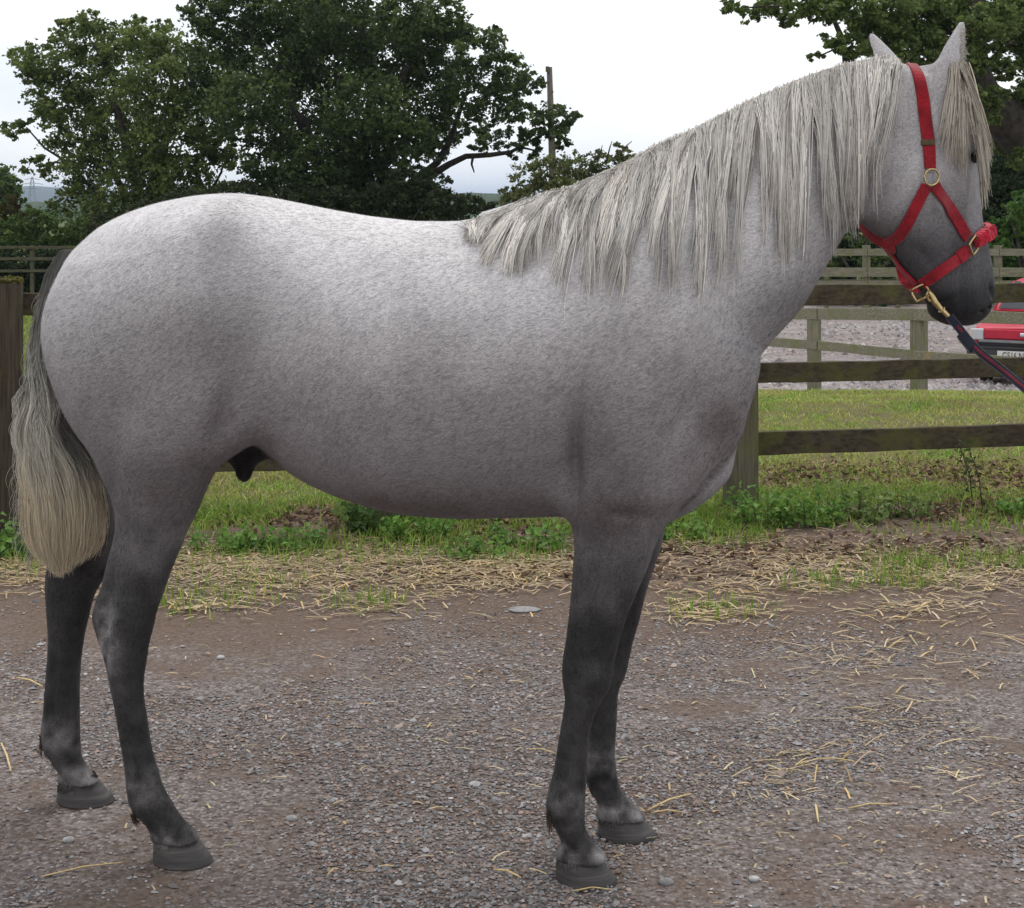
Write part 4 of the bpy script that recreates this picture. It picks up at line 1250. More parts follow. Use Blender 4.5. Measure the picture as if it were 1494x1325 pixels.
def eye():
    ze = wz(226, 3.866); ae = float(smooth1(HZr, HA, np.array([ze]))[0])
    m, nt, n, l, p = new_mat('horse_eye'); p.inputs['Base Color'].default_value = (.012, .008, .006, 1); p.inputs['Roughness'].default_value = .08
    for sg in (-1, 1):
        c = head_world(ae * .54, sg * .083, ze)
        b = MB(); rings = []
        nn = 16
        vs = [c + Vector((0, 0, .021))]; fs = []
        for i in range(1, 8):
            ph = math.pi * i / 8
            for k in range(nn):
                th = 2 * math.pi * k / nn
                vs.append(c + Vector((math.sin(ph) * math.cos(th), math.sin(ph) * math.sin(th), math.cos(ph))) * .021)
        vs.append(c - Vector((0, 0, .021)))
        for k in range(nn): fs.append((0, 1 + k, 1 + (k + 1) % nn))
        for i in range(6):
            for k in range(nn): fs.append((1 + i * nn + k, 1 + (i + 1) * nn + k, 1 + (i + 1) * nn + (k + 1) % nn, 1 + i * nn + (k + 1) % nn))
        for k in range(nn): fs.append((len(vs) - 1, 1 + 6 * nn + (k + 1) % nn, 1 + 6 * nn + k))
        eo = b.add(vs, fs).build('eye', m, horse, smooth=True)
        # lids: two dark folds round the eyeball
        out = (c - head_world(0, 0, ze)); out.z = 0; out.normalize(); tan = Vector((-out.y, out.x, 0))
        for up_, rr_ in ((1, .0062), (-1, .0045)):
            arc = []
            for k in range(9):
                a = math.pi * k / 8
                arc.append(c + out * .0135 + tan * (.0205 * math.cos(a)) + Vector((0, 0, up_ * (.0125 if up_ > 0 else .011) * math.sin(a))) + out * (.004 * math.sin(a)))
            MB().tube(arc, [rr_ * (.45 + .55 * math.sin(math.pi * k / 8)) for k in range(9)], 8).build('eyelid', M_lid, eo, True)


eye()


# ---- short coat hair lying back and down over the whole body
def coat_hair(n=100000):
    r = np.random.default_rng(44)
    Q = horse_Q; A = horse_V[Q[:, 0]]; B = horse_V[Q[:, 1]]; Cc = horse_V[Q[:, 2]]; D = horse_V[Q[:, 3]]
    area = np.linalg.norm(np.cross(Cc - A, D - B), axis=1)
    i = r.choice(len(Q), n, p=area / area.sum()); a, b = r.random((n, 1)), r.random((n, 1))
    P = (A[i] * (1 - a) + B[i] * a) * (1 - b) + (D[i] * (1 - a) + Cc[i] * a) * b
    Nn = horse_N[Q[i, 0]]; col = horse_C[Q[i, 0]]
    u, v = body_uv(P)
    f = np.tile(np.array([[-.85, 0, -.45]]), (n, 1)); leg = np.clip((v - 620) / 180, 0, 1)[:, None]; f = f * (1 - leg) + np.array([[-.12, 0, -1]]) * leg
    hd = ((u > 1240) & (v < 500))[:, None]; f = np.where(hd, np.array([[-.25, 0, -1]]), f)
    f = f + np.stack([fbm(P * 7, 51, 2), 0 * u, fbm(P * 7, 52, 2)], 1) * .45 + r.normal(0, .16, (n, 3))
    f -= Nn * (f * Nn).sum(1, keepdims=True); f /= np.linalg.norm(f, axis=1, keepdims=True) + 1e-9
    L = r.uniform(.008, .016, (n, 1)) * np.where(hd, .6, 1) * (1 - .35 * leg); w = np.cross(Nn, f) * r.uniform(.0005, .0009, (n, 1))
    base = P + Nn * .0004
    V = np.stack([base - w, base + w, base + f * L + Nn * L * r.uniform(.10, .24, (n, 1))], 1).reshape(-1, 3)
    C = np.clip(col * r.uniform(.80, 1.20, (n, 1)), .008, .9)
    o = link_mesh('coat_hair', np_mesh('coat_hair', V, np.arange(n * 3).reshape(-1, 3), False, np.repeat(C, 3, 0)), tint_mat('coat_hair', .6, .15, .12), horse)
    o['kind'] = 'stuff'


coat_hair()


# ---- hair fringe where the leg meets the hoof
def coronet(key, x0, x1, hf, hb, yaw, col, seed):
    r = np.random.default_rng(seed); Y = LEG_Y[key]; cx_ = wx((x0 + x1) / 2, Y); ln = (x1 - x0) * Y / FPX; n = 420
    th = r.uniform(0, 6.283, n); t = np.linspace(0, 1, 5); P = np.zeros((n, 5, 3))
    u, w = np.cos(th), np.sin(th); hg = (hf + hb) / 2 + (hf - hb) / 2 * u
    for j, q in enumerate(t):
        k = .70 + .11 * q; x = ln / 2 * np.where(u > 0, u, u * .93) * k - .022 * np.where(u > 0, 1.3, .55); y = .059 * w * (.74 + .085 * q)
        P[:, j, 0] = cx_ + x * math.cos(yaw) - y * math.sin(yaw); P[:, j, 1] = Y + x * math.sin(yaw) + y * math.cos(yaw)
        P[:, j, 2] = hg + .012 - (.012 + r.uniform(.004, .016, n)) * q if j == 0 else P[:, 0, 2] - (.010 + ((seed * 37 + np.arange(n) * 7919) % 100) / 100 * .014) * q
    hair_object('coronet_hair', P, .0010, .0004, np.array(col) * r.uniform(.5, 1.35, (n, 1)), horse)

# ================================================================== red car in the lower yard
m_, nt_, n_, l_, p_ = new_mat('red_car_paint'); p_.inputs['Base Color'].default_value = (.46, .020, .045, 1); p_.inputs['Roughness'].default_value = .45; p_.inputs['Specular IOR Level'].default_value = .3
x_ = noise(nt_, 6, 5, .6); r_3 = ramp(n_, [(.3, (.40, .018, .04)), (.7, (.50, .026, .055))]); l_.new(x_.outputs[0], r_3.inputs[0]); l_.new(r_3.outputs[0], p_.inputs['Base Color'])
M_paint = m_
M_black = simple_mat('black_trim', (.018, .018, .019), .55, .2, 30)
M_bump = simple_mat('grey_bumper', (.050, .050, .053), .6, .2, 10)
M_grey = simple_mat('pale_trim', (.22, .225, .23), .45, .1, 10)
M_tyre = simple_mat('tyre_rubber', (.020, .020, .021), .9, .3, 40)
M_plate = simple_mat('plate_white', (.62, .62, .58), .5, .05, 20)
M_ink = simple_mat('plate_ink', (.015, .015, .016), .6, .1, 20)
m_, nt_, n_, l_, p_ = new_mat('lamp_glass'); p_.inputs['Base Color'].default_value = (.48, .50, .52, 1); p_.inputs['Roughness'].default_value = .25; x_ = noise(nt_, 60, 2, .5, stretch=(1, 1, .1)); bump(nt_, p_, x_.outputs[0], .4, .01)
M_lamp = m_
m_, nt_, n_, l_, p_ = new_mat('car_glass'); p_.inputs['Base Color'].default_value = (.02, .025, .028, 1); p_.inputs['Roughness'].default_value = .06
M_glass = m_
CYAW = R(-30); CY = 21.7; cxl = wx(1413, CY)
cx0, cy0 = cxl + .72 * math.cos(CYAW), CY + .72 * math.sin(CYAW)
CG = gz(cx0 + .6, cy0 + 1.2)
car = empty('parked_car', (cx0, cy0, CG), CYAW); car.scale = (.90, 1, 1)
tag(car, 'red hatchback with white number plate parked beyond the pale fence', 'car')


def cpart(mb, name, mat, parent=car, smooth=False, bevel=0.0):
    me = bpy.data.meshes.new(name); me.from_pydata(mb.v, [], mb.f); me.update()
    me.polygons.foreach_set('use_smooth', [smooth] * len(me.polygons)); me.materials.append(mat)
    o = bpy.data.objects.new(name, me); COL.objects.link(o); o.parent = parent
    if bevel:
        b = o.modifiers.new('bevel', 'BEVEL'); b.width = bevel; b.segments = 3; b.limit_method = 'ANGLE'
    return o


def cloft(secs):
    """secs: (y, half width, z bottom, z top, top half width)"""
    b = MB(); vs = []; fs = []
    for y, w, z0, z1, wt in secs:
        zm = z0 + (z1 - z0) * .6
        ring_ = [(-w * .96, y, z0), (-w, y, z0 + .1), (-w, y, zm), (-wt, y, z1 - .02), (-wt + .06, y, z1), (0, y, z1 + .018), (wt - .06, y, z1), (wt, y, z1 - .02), (w, y, zm), (w, y, z0 + .1), (w * .96, y, z0)]
        vs += ring_
    m = 11
    for i in range(len(secs) - 1):
        for k in range(m): fs.append((i * m + k, i * m + (k + 1) % m, i * m + m + (k + 1) % m, i * m + m + k))
    fs += [tuple(range(m)), tuple((len(secs) - 1) * m + k for k in range(m - 1, -1, -1))]
    return b.add(vs, fs)


cpart(cloft([(.03, .74, .30, .76, .70), (.10, .78, .24, .80, .74), (.5, .80, .20, .86, .77), (.95, .80, .20, .92, .78), (1.6, .80, .20, .94, .78), (2.8, .80, .20, .95, .78), (3.5, .79, .24, .93, .76), (3.66, .75, .32, .88, .72)]), 'body', M_paint, smooth=False, bevel=.02)
cpart(cloft([(1.02, .70, .93, .96, .68), (1.60, .70, .93, 1.36, .56), (2.6, .70, .93, 1.40, .58), (3.25, .70, .93, 1.36, .56), (3.55, .70, .93, .97, .66)]), 'roof', M_paint, bevel=.02)
b = MB(); b.add([(-.64, 1.04, .99), (.64, 1.04, .99), (.53, 1.575, 1.345), (-.53, 1.575, 1.345)], [(0, 1, 2, 3)]); cpart(b, 'windscreen', M_glass)
for sg in (-1, 1):
    b = MB(); b.add([(sg * .705, 1.25, .99), (sg * .705, 2.1, .99), (sg * .592, 2.1, 1.33), (sg * .592, 1.66, 1.33)], [(0, 1, 2, 3)]); cpart(b, 'side_window', M_glass)
    b = MB(); b.add([(sg * .705, 2.16, .99), (sg * .705, 3.2, .99), (sg * .592, 3.1, 1.33), (sg * .592, 2.16, 1.33)], [(0, 1, 2, 3)]); cpart(b, 'side_window', M_glass)
    b = MB(); b.box((sg * .665, .035, .705), (.17, .09, .15)); lamp = cpart(b, 'headlight', M_lamp, bevel=.02)
    b = MB(); b.box((sg * .765, .08, .705), (.03, .10, .13)); cpart(b, 'indicator', simple_mat('amber_lens', (.75, .55, .40), .3, .1, 30), bevel=.01)
    for yy in (.66, 3.0):
        w = empty('wheel', (sg * .72, yy, .27)); w.parent = car
        pts = [(sg * .0, .27 * math.cos(a) * .82, .27 * math.sin(a) * .82) for a in np.linspace(0, 2 * math.pi, 25)]
        b = MB(); b.tube([(0, .205 * math.cos(a), .205 * math.sin(a)) for a in np.linspace(0, 2 * math.pi, 29)], .075, 10, cap=False); t_ = cpart(b, 'tyre', M_tyre, w, True)
        b = MB(); b.tube([(sg * -.05, 0, 0), (sg * .045, 0, 0), (sg * .055, 0, 0)], [.15, .15, .10], 20); cpart(b, 'rim', M_grey, w)
        b = MB(); b.tube([(sg * (.083), yy + .34 * math.cos(a) if 0 else 0, 0) for a in ()], .02, 6) if 0 else None
b = MB(); b.box((0, .012, .715), (1.14, .05, .12)); cpart(b, 'front_panel', M_paint, bevel=.01)
b = MB(); b.box((0, .010, .622), (1.30, .06, .035)); cpart(b, 'trim_strip', M_grey, bevel=.005)
b = MB(); b.box((0, .012, .575), (1.34, .05, .055)); cpart(b, 'grille', M_black)
b = MB(); b.box((0, -.02, .45), (1.60, .20, .20)); cpart(b, 'bumper', M_bump, bevel=.03)
b = MB(); b.box((0, -.118, .535), (1.42, .02, .02)); cpart(b, 'bumper_strip', M_black)
b = MB(); b.tube([(-.05, -.018, .715), (.05, -.018, .715)], [.028, .028], 12); cpart(b, 'badge', M_lamp, bevel=.004)
plate = cpart(MB().box((-.06, -.128, .445), (.58, .012, .13)), 'number_plate', M_plate, bevel=.003)
cu = bpy.data.curves.new('plate_text', 'FONT'); cu.body = 'G516 NMR'; cu.size = .128; cu.align_x = 'CENTER'; cu.align_y = 'CENTER'; cu.extrude = .001; cu.space_character = .98
tx_ = bpy.data.objects.new('plate_lettering', cu); COL.objects.link(tx_); tx_.parent = plate; tx_.location = (-.06, -.1365, .445); tx_.rotation_euler = (R(90), 0, 0); tx_.scale = (.74, 1.0, 1.0)
cu.materials.append(M_ink)
bpy.context.view_layer.update()
me_ = bpy.data.meshes.new_from_object(tx_.evaluated_get(bpy.context.evaluated_depsgraph_get()))
lt_ = bpy.data.objects.new('plate_lettering', me_); COL.objects.link(lt_); lt_.parent = plate; lt_.location = tx_.location; lt_.rotation_euler = tx_.rotation_euler; lt_.scale = tx_.scale
if not me_.materials: me_.materials.append(M_ink)
bpy.data.objects.remove(tx_); lt_.name = 'plate_lettering'

# ---- mane, forelock, tail, tufts: real strands
M_hair = tint_mat('horse_hair', .5, .25, .3)


def ray_near(px, py, Yguess):
    """near surface of the body under photo point (px, py)"""
    d = Vector(((px - CX) / FPX, 1.0, (HZ - py) / FPX))
    h = body_bvh.ray_cast(Vector((0, 0, CAMH)), d.normalized())
    return h


def place(PX, PY, OFF, Ydef):
    """polylines given as photo columns/rows -> points lying OFF metres in front of the near side of the body"""
    n, k = PX.shape; out = np.zeros((n, k, 3))
    for i in range(n):
        last = None
        for j in range(k):
            h = ray_near(PX[i, j], PY[i, j], 3.7)
            if h[0] is not None and h[0].y < 4.2:
                Y = h[0].y; last = Y
            else:
                Y = last if last is not None else Ydef[i]
            out[i, j, 1] = Y
    Yr = out[:, :, 1].copy()
    for _ in range(2):                                    # ease the depth along each strand
        Yr[:, 1:-1] = (Yr[:, :-2] + 2 * Yr[:, 1:-1] + Yr[:, 2:]) / 4
    Yr = np.minimum(Yr, out[:, :, 1]) - OFF
    out[:, :, 1] = Yr
    out[:, :, 0] = (PX - CX) * Yr / FPX
    out[:, :, 2] = CAMH - (PY - HZ) * Yr / FPX
    return out


def hair_object(name, P, r0, r1, C, parent, taper=.55, mat=None):
    V, F, sid, tt = strands(P, r0, r1, 3, taper)
    col = C[sid] if C.ndim == 2 else C[sid, np.clip((tt * (C.shape[1] - 1)).round().astype(int), 0, C.shape[1] - 1)]
    return link_mesh(name, np_mesh(name, V, F, True, col), mat or M_hair, parent)


def build_mane():
    r = np.random.default_rng(41)
    root = np.array([690, 740, 780, 820, 860, 900, 940, 980, 1010, 1050, 1090, 1130, 1170, 1210, 1250, 1290, 1325], float)
    tipx = np.array([682, 704, 735, 788, 832, 866, 908, 955, 1000, 1038, 1082, 1130, 1174, 1214, 1254, 1288, 1302], float)
    tipy = np.array([332, 358, 382, 402, 404, 405, 402, 398, 392, 400, 388, 368, 346, 322, 296, 262, 228], float)
    crest_x = np.array([660, 700, 740, 800, 850, 900, 950, 1000, 1050, 1100, 1150, 1200, 1250, 1290, 1325, 1345], float)
    crest_y = np.array([322, 314, 301, 273, 259, 238, 209, 188, 163, 138, 117, 97, 83, 79, 88, 97], float)
    fine_x = np.arange(660, 1346, 5.0); top = []
    for q in fine_x:                                      # where the top line of the body itself lies
        yy = np.interp(q, crest_x, crest_y) - 6
        while yy < 360:
            h_ = ray_near(q, yy, 3.8)
            if h_[0] is not None and h_[0].y < 4.2: break
            yy += 1.0
        top.append(yy)
    crest_y = np.maximum(np.interp(fine_x, crest_x, crest_y), np.array(top) - 2.0); crest_x = fine_x
    k = 10; t = np.linspace(0, 1, k)
    PX, PY, OFF, COL_ = [], [], [], []
    nl = 78
    for li in range(nl):
        c = 692 + (1312 - 692) * (li + r.uniform(-.3, .3)) / (nl - 1)
        lock_w = r.choice([3, 5, 7, 10, 14]) * r.uniform(.8, 1.2)
        tx = np.interp(c, root, tipx) + r.normal(0, 10 if c < 1220 else 4) - (8 if c > 1260 else 0)
        full = r.random() < .62
        ty = np.interp(c, root, tipy) + (r.uniform(-22, 12) if full else r.uniform(-120, -25))
        cy0 = np.interp(c, crest_x, crest_y)
        ty = max(ty, cy0 + (40 if c > 760 else 24))
        wav = r.uniform(1.5, 5.0); ph = r.uniform(0, 6.3); fr = r.uniform(.5, 1.3); kink = r.uniform(0, 3.2) * np.interp(c, [700, 850, 1000, 1100], [.2, 1, 1, .25])
        tone = r.uniform(.78, 1.12); depth = r.uniform(.004, .020)
        warm = r.uniform(0, 1)
        ns = int(26 + 9.0 * lock_w)
        for _ in range(ns):
            a = r.normal(0, 1)
            rx = c + a * lock_w * .8
            cy = np.interp(rx, crest_x, crest_y) + r.uniform(0, 7)
            tip_sp = r.normal(0, 1.2 + .28 * lock_w); ly = max(ty + r.normal(0, 20 if c > 820 else 9) - abs(a) * (8 if c > 820 else 3), cy + 16 + 14 * r.random())
            bow = np.sin(t * math.pi) * r.normal(0, 1.6)
            conv = t ** .95
            x = c * (1 - conv) + tx * conv + (rx - c) * (1 - t) ** 1.7 + tip_sp * t + wav * np.sin(ph + t * 6.3 * fr) * np.sin(t * math.pi * .5) + kink * np.sin(ph * 2 + t * 22) * np.exp(-((t - .25) / .2) ** 2) + bow
            # near the withers hair sweeps backwards before it falls
            y = cy + (ly - cy) * (t ** 1.06)
            y[0] += 2; y[1] -= r.uniform(0, 1.2) * (1 if rx > 760 else .3)
            PX.append(x); PY.append(y)
            OFF.append(depth + .006 * np.sin(t * math.pi) + r.uniform(0, .006))
            base = np.array([.88, .84, .79]) * (1 - warm * .0) + np.array([.01, -.004, -.028]) * warm
            s = tone * r.uniform(.62, 1.2)
            g = np.array([.36, .34, .33]) if r.random() < .16 else base
            cc = np.stack([g * s * (.86 if q < .25 else (1.0 if q < .7 else .97)) for q in np.linspace(0, 1, 4)])
            COL_.append(cc)
    # fine cover over the crest
    for _ in range(900):
        rx = r.uniform(690, 1314); cy = np.interp(rx, crest_x, crest_y) + r.uniform(-2, 7)
        tx = rx + np.interp(rx, [670, 740, 820, 1000, 1335], [-8, -22, -30, -6, -6]) * r.uniform(.3, 1) + r.normal(0, 3); ln = r.uniform(40, 150) * np.interp(rx, [670, 720, 800, 1335], [.12, .4, .8, 1.0])
        x = rx * (1 - t) + tx * t + r.normal(0, 1.2) * np.sin(t * 5 + rx); y = cy + ln * t ** 1.1; y[1] -= r.uniform(0, 1)
        PX.append(x); PY.append(y); OFF.append(.004 + .006 * np.sin(t * math.pi) + r.uniform(0, .004)); s = r.uniform(.7, 1.15)
        COL_.append(np.stack([np.array([.68, .63, .575]) * s] * 4))
    PX, PY, OFF, COL_ = np.array(PX), np.array(PY), np.array(OFF), np.array(COL_)
    P = place(PX, PY, OFF, Ymid(px2x(PX[:, 0])) - .005)
    hair_object('mane', P, .00095, .00035, COL_, horse)
    # flyaways above the crest line
    PXf, PYf, Of, Cf = [], [], [], []
    for _ in range(50):
        rx = r.uniform(800, 1310); cy = np.interp(rx, crest_x, crest_y) + 3
        PXf.append(rx + r.normal(-3, 5) * t); PYf.append(cy - r.uniform(2, 7) * np.sin(t * 2.6) + 10 * t * t)
        Of.append(t * .012); Cf.append(np.array([.60, .56, .5]) * r.uniform(.6, 1.1))
    P = place(np.array(PXf), np.array(PYf), np.array(Of), Ymid(px2x(np.array(PXf)[:, 0])) - .004)
    hair_object('mane_flyaway', P, .0006, .0003, np.array(Cf), horse)['kind'] = 'stuff'


build_mane()


def build_forelock():
    r = np.random.default_rng(42); k = 10; t = np.linspace(0, 1, k)
    PX, PY, OFF, C = [], [], [], []
    tips = [(1372, 205), (1380, 222), (1390, 232), (1400, 240), (1408, 244), (1414, 192), (1420, 186), (1441, 232), (1441, 262), (1439, 280), (1437, 292), (1440, 248), (1386, 200), (1402, 222), (1444, 222)]
    for li, (tx, ty) in enumerate(tips):
        for _ in range(32):
            w = (tx - 1372) / 72
            rx = 1391 + 16 * w + r.normal(0, 3.5); ry = 106 + r.uniform(-16, 14)
            ex, ey = tx + r.normal(0, 3), ty + r.normal(0, 9)
            cx_ = rx + (ex - rx) * .25 + 14 * w; cy_ = ry + (ey - ry) * .35
            x = rx * (1 - t) ** 2 + 2 * cx_ * t * (1 - t) + ex * t * t; y = ry * (1 - t) ** 2 + 2 * cy_ * t * (1 - t) + ey * t * t
            PX.append(x + r.normal(0, .8) * np.sin(t * 7)); PY.append(y); OFF.append(.004 + .016 * np.sin(t * math.pi * .8) + r.uniform(0, .006))
            s = r.uniform(.55, 1.12); base = np.array([.70, .64, .54]) if r.random() < .82 else np.array([.34, .27, .22])
            C.append(base * s)
    PX, PY, OFF, C = map(np.array, (PX, PY, OFF, C))
    P = place(PX, PY, OFF, np.full(len(PX), 3.80))
    hair_object('forelock', P, .0010, .0004, C, horse)
    # fringe of fine hair along the open edge of the near ear
    PX, PY, OFF, C = [], [], [], []
    for _ in range(420):
        a = r.uniform(0, 1); y0 = 42 + 75 * a; x0 = np.interp(y0, [35, 60, 95, 120], [1404, 1405, 1404, 1400]) + r.uniform(-3, 1)
        d = r.uniform(4, 11) * (.5 + a)
        PX.append(x0 + d * t * r.uniform(.3, 1)); PY.append(y0 + (r.uniform(-6, 8)) * t + 6 * a * t * t)
        OFF.append(.002 + 0 * t); C.append(np.array([.56, .52, .45]) * r.uniform(.5, 1.15))
    PX, PY, OFF, C = map(np.array, (PX, PY, OFF, C))
    hair_object('ear_fringe', place(PX, PY, OFF, np.full(len(PX), 3.79)), .0007, .0003, C, horse)


build_forelock()


def build_tail():
    r = np.random.default_rng(43)
    yl = np.array([362, 375, 400, 430, 470, 510, 550, 590, 640, 690, 740, 790, 815, 832, 850], float)
    L = np.array([102, 84, 72, 62, 55, 48, 41, 31, 26, 29, 31, 37, 47, 62, 78], float)
    Rr = np.array([114, 107, 98, 90, 82, 80, 88, 96, 110, 134, 147, 144, 131, 112, 92], float)
    YT = 4.00
    k = 14; t = np.linspace(0, 1, k); n = 6200
    P = np.zeros((n, k, 3)); C = np.zeros((n, 6, 3))
    for i in range(n):
        c = r.beta(1.0, 1.0); y0 = 364 + 210 * r.random() ** 3.2; y1 = 846 - 190 * r.random() ** 1.6 - 60 * abs(c - .45) ** 1.2
        y = y0 + (y1 - y0) * t
        spread = np.clip((y - y0) / 110, 0, 1); spread = spread * spread * (3 - 2 * spread)
        cc = .62 + (c - .62) * (spread if y0 > 385 else np.maximum(spread, .75))
        lock = int(c * 17 + r.normal(0, .35)); lr = np.random.default_rng(1000 + lock)
        w = lr.uniform(6, 13); ph = lr.uniform(0, 6.3); fq = lr.uniform(14, 26)
        x = np.interp(y, yl, L) * (1 - cc) + np.interp(y, yl, Rr) * cc
        amp = np.clip((y - 460) / 120, 0, 1) * np.clip((760 - y) / 140, .2, 1)
        x = x + w * np.sin(ph + y / fq) * amp + r.normal(0, 2.0) + r.normal(0, 2.6) * np.sin(t * 6 + ph) + r.normal(0, 5.0) * t ** 4
        ly = 1.0 - 2.0 * r.random()
        half = np.interp(y, [360, 420, 600, 780, 842], [.022, .030, .060, .065, .03]) * np.sqrt(np.maximum(0.05, 1 - (2 * c - 1) ** 2))
        Y = YT + half * ly + .012 * np.sin(ph * 2 + y / 50) * amp + interp(y, [360, 480, 842], [-.03, .0, .03])
        P[i, :, 0] = (x - CX) * YT / FPX; P[i, :, 1] = Y; P[i, :, 2] = CAMH - (y - HZ) * YT / FPX
        s = min(1.02, r.uniform(.72, 1.12) * lr.uniform(.86, 1.08))
        grey = np.array([.27, .268, .25]); pale = np.array([.92, .89, .80]); cream = np.array([.98, .88, .70])
        inner = np.clip((c - .70) / .2, 0, 1)
        for q in range(6):
            yy = y0 + (y1 - y0) * q / 5
            a = np.interp(yy, [380, 520, 590], [0, .25, 1]); col = grey + (pale - grey) * a
            col = col + (cream - col) * np.interp(yy, [650, 730], [0, 1])
            col = col + (np.array([.07, .065, .06]) - col) * inner * np.interp(yy, [380, 470, 640, 720], [.5, .85, .75, 0])
            if r.random() < .0: col = grey
            C[i, q] = col * s
    hair_object('tail', P, .00095, .0003, C, horse, .6, tint_mat('tail_hair', .5, .5, .35))
    # dock: the solid root of the tail
    b = MB()
    rows = [(368, 110, .010), (380, 100, .020), (405, 90, .026), (440, 80, .028), (490, 74, .026), (540, 72, .022), (590, 74, .015), (625, 78, .006)]
    b.tube([at(x, y, YT) for y, x, _ in rows], [q[2] for q in rows], 10)
    b.build('dock', M_dock, horse, True)
    # stray hairs
    P2 = np.zeros((240, 8, 3)); t8 = np.linspace(0, 1, 8)
    for i in range(240):
        y0 = r.uniform(420, 820); x0 = np.interp(y0, yl, L) + r.uniform(0, 8)
        x = x0 - r.uniform(3, 16) * np.sin(t8 * 2.2); y = y0 + r.uniform(10, 50) * t8
        P2[i, :, 0] = (x - CX) * YT / FPX; P2[i, :, 1] = YT + r.uniform(-.04, .04); P2[i, :, 2] = CAMH - (y - HZ) * YT / FPX
    hair_object('tail_flyaway', P2, .0006, .0003, np.tile(np.array([[.62, .58, .50]]), (240, 1)) * r.uniform(.6, 1.1, (240, 1)), horse)['kind'] = 'stuff'


M_dock = simple_mat('tail_dock', (.13, .125, .12), .8, .3, 80)
build_tail()


def tuft(px, py, n, ln, spread, dirx, Y, col, seed):
    r = np.random.default_rng(seed); k = 6; t = np.linspace(0, 1, k); P = np.zeros((n, k, 3))
    for i in range(n):
        a = r.uniform(-1, 1)
        x = px + r.uniform(0, 6) + (dirx + r.normal(0, 2)) * t + 5 * t * t; y = py + a * spread + ln * r.uniform(.5, 1.1) * t
        P[i, :, 0] = (x - CX) * Y / FPX; P[i, :, 1] = Y + r.uniform(-.022, .022); P[i, :, 2] = CAMH - (y - HZ) * Y / FPX
    hair_object('fetlock_hair', P, .0009, .0003, np.array(col) * r.uniform(.5, 1.4, (n, 1)), horse)


tuft(799, 1178, 80, 26, 14, -3, 3.655, (.085, .060, .044), 1)
tuft(192, 1180, 80, 14, 12, 4, 3.765, (.085, .062, .046), 2)
tuft(60, 1078, 90, 18, 14, -3, 4.145, (.075, .052, .038), 3)
tuft(76, 1098, 60, 22, 4, -1, 4.145, (.075, .045, .03), 4)
tuft(858, 1140, 60, 14, 6, 2, 3.915, (.05, .035, .028), 5)

HOOVES = {'nh': (219, 311, .064, .040, R(-12)), 'fh': (80, 167, .057, .036, R(-6)), 'nf': (807, 901, .060, .040, R(-14)), 'ff': (869, 958, .058, .036, R(-8))}
for i_, (k_, a_) in enumerate(HOOVES.items()):
    coronet(k_, *a_, {'nh': (.30, .28, .27), 'fh': (.10, .09, .085), 'nf': (.17, .16, .155), 'ff': (.17, .16, .155)}[k_], 70 + i_)


# ================================================================== air
hb = MB().box((0, 4700, 30), (22400, 9700, 100))
m_ = bpy.data.materials.new('haze_air'); m_.use_nodes = True; m_.node_tree.nodes.clear()
ho_ = m_.node_tree.nodes.new('ShaderNodeOutputMaterial'); pv_ = m_.node_tree.nodes.new('ShaderNodeVolumePrincipled')
pv_.inputs['Color'].default_value = (.66, .80, 1.0, 1); pv_.inputs['Density'].default_value = 1.8e-4; pv_.inputs['Anisotropy'].default_value = 0.0
m_.node_tree.links.new(pv_.outputs[0], ho_.inputs['Volume'])
hz_ = hb.build('haze', m_)
hz_['kind'] = 'stuff'

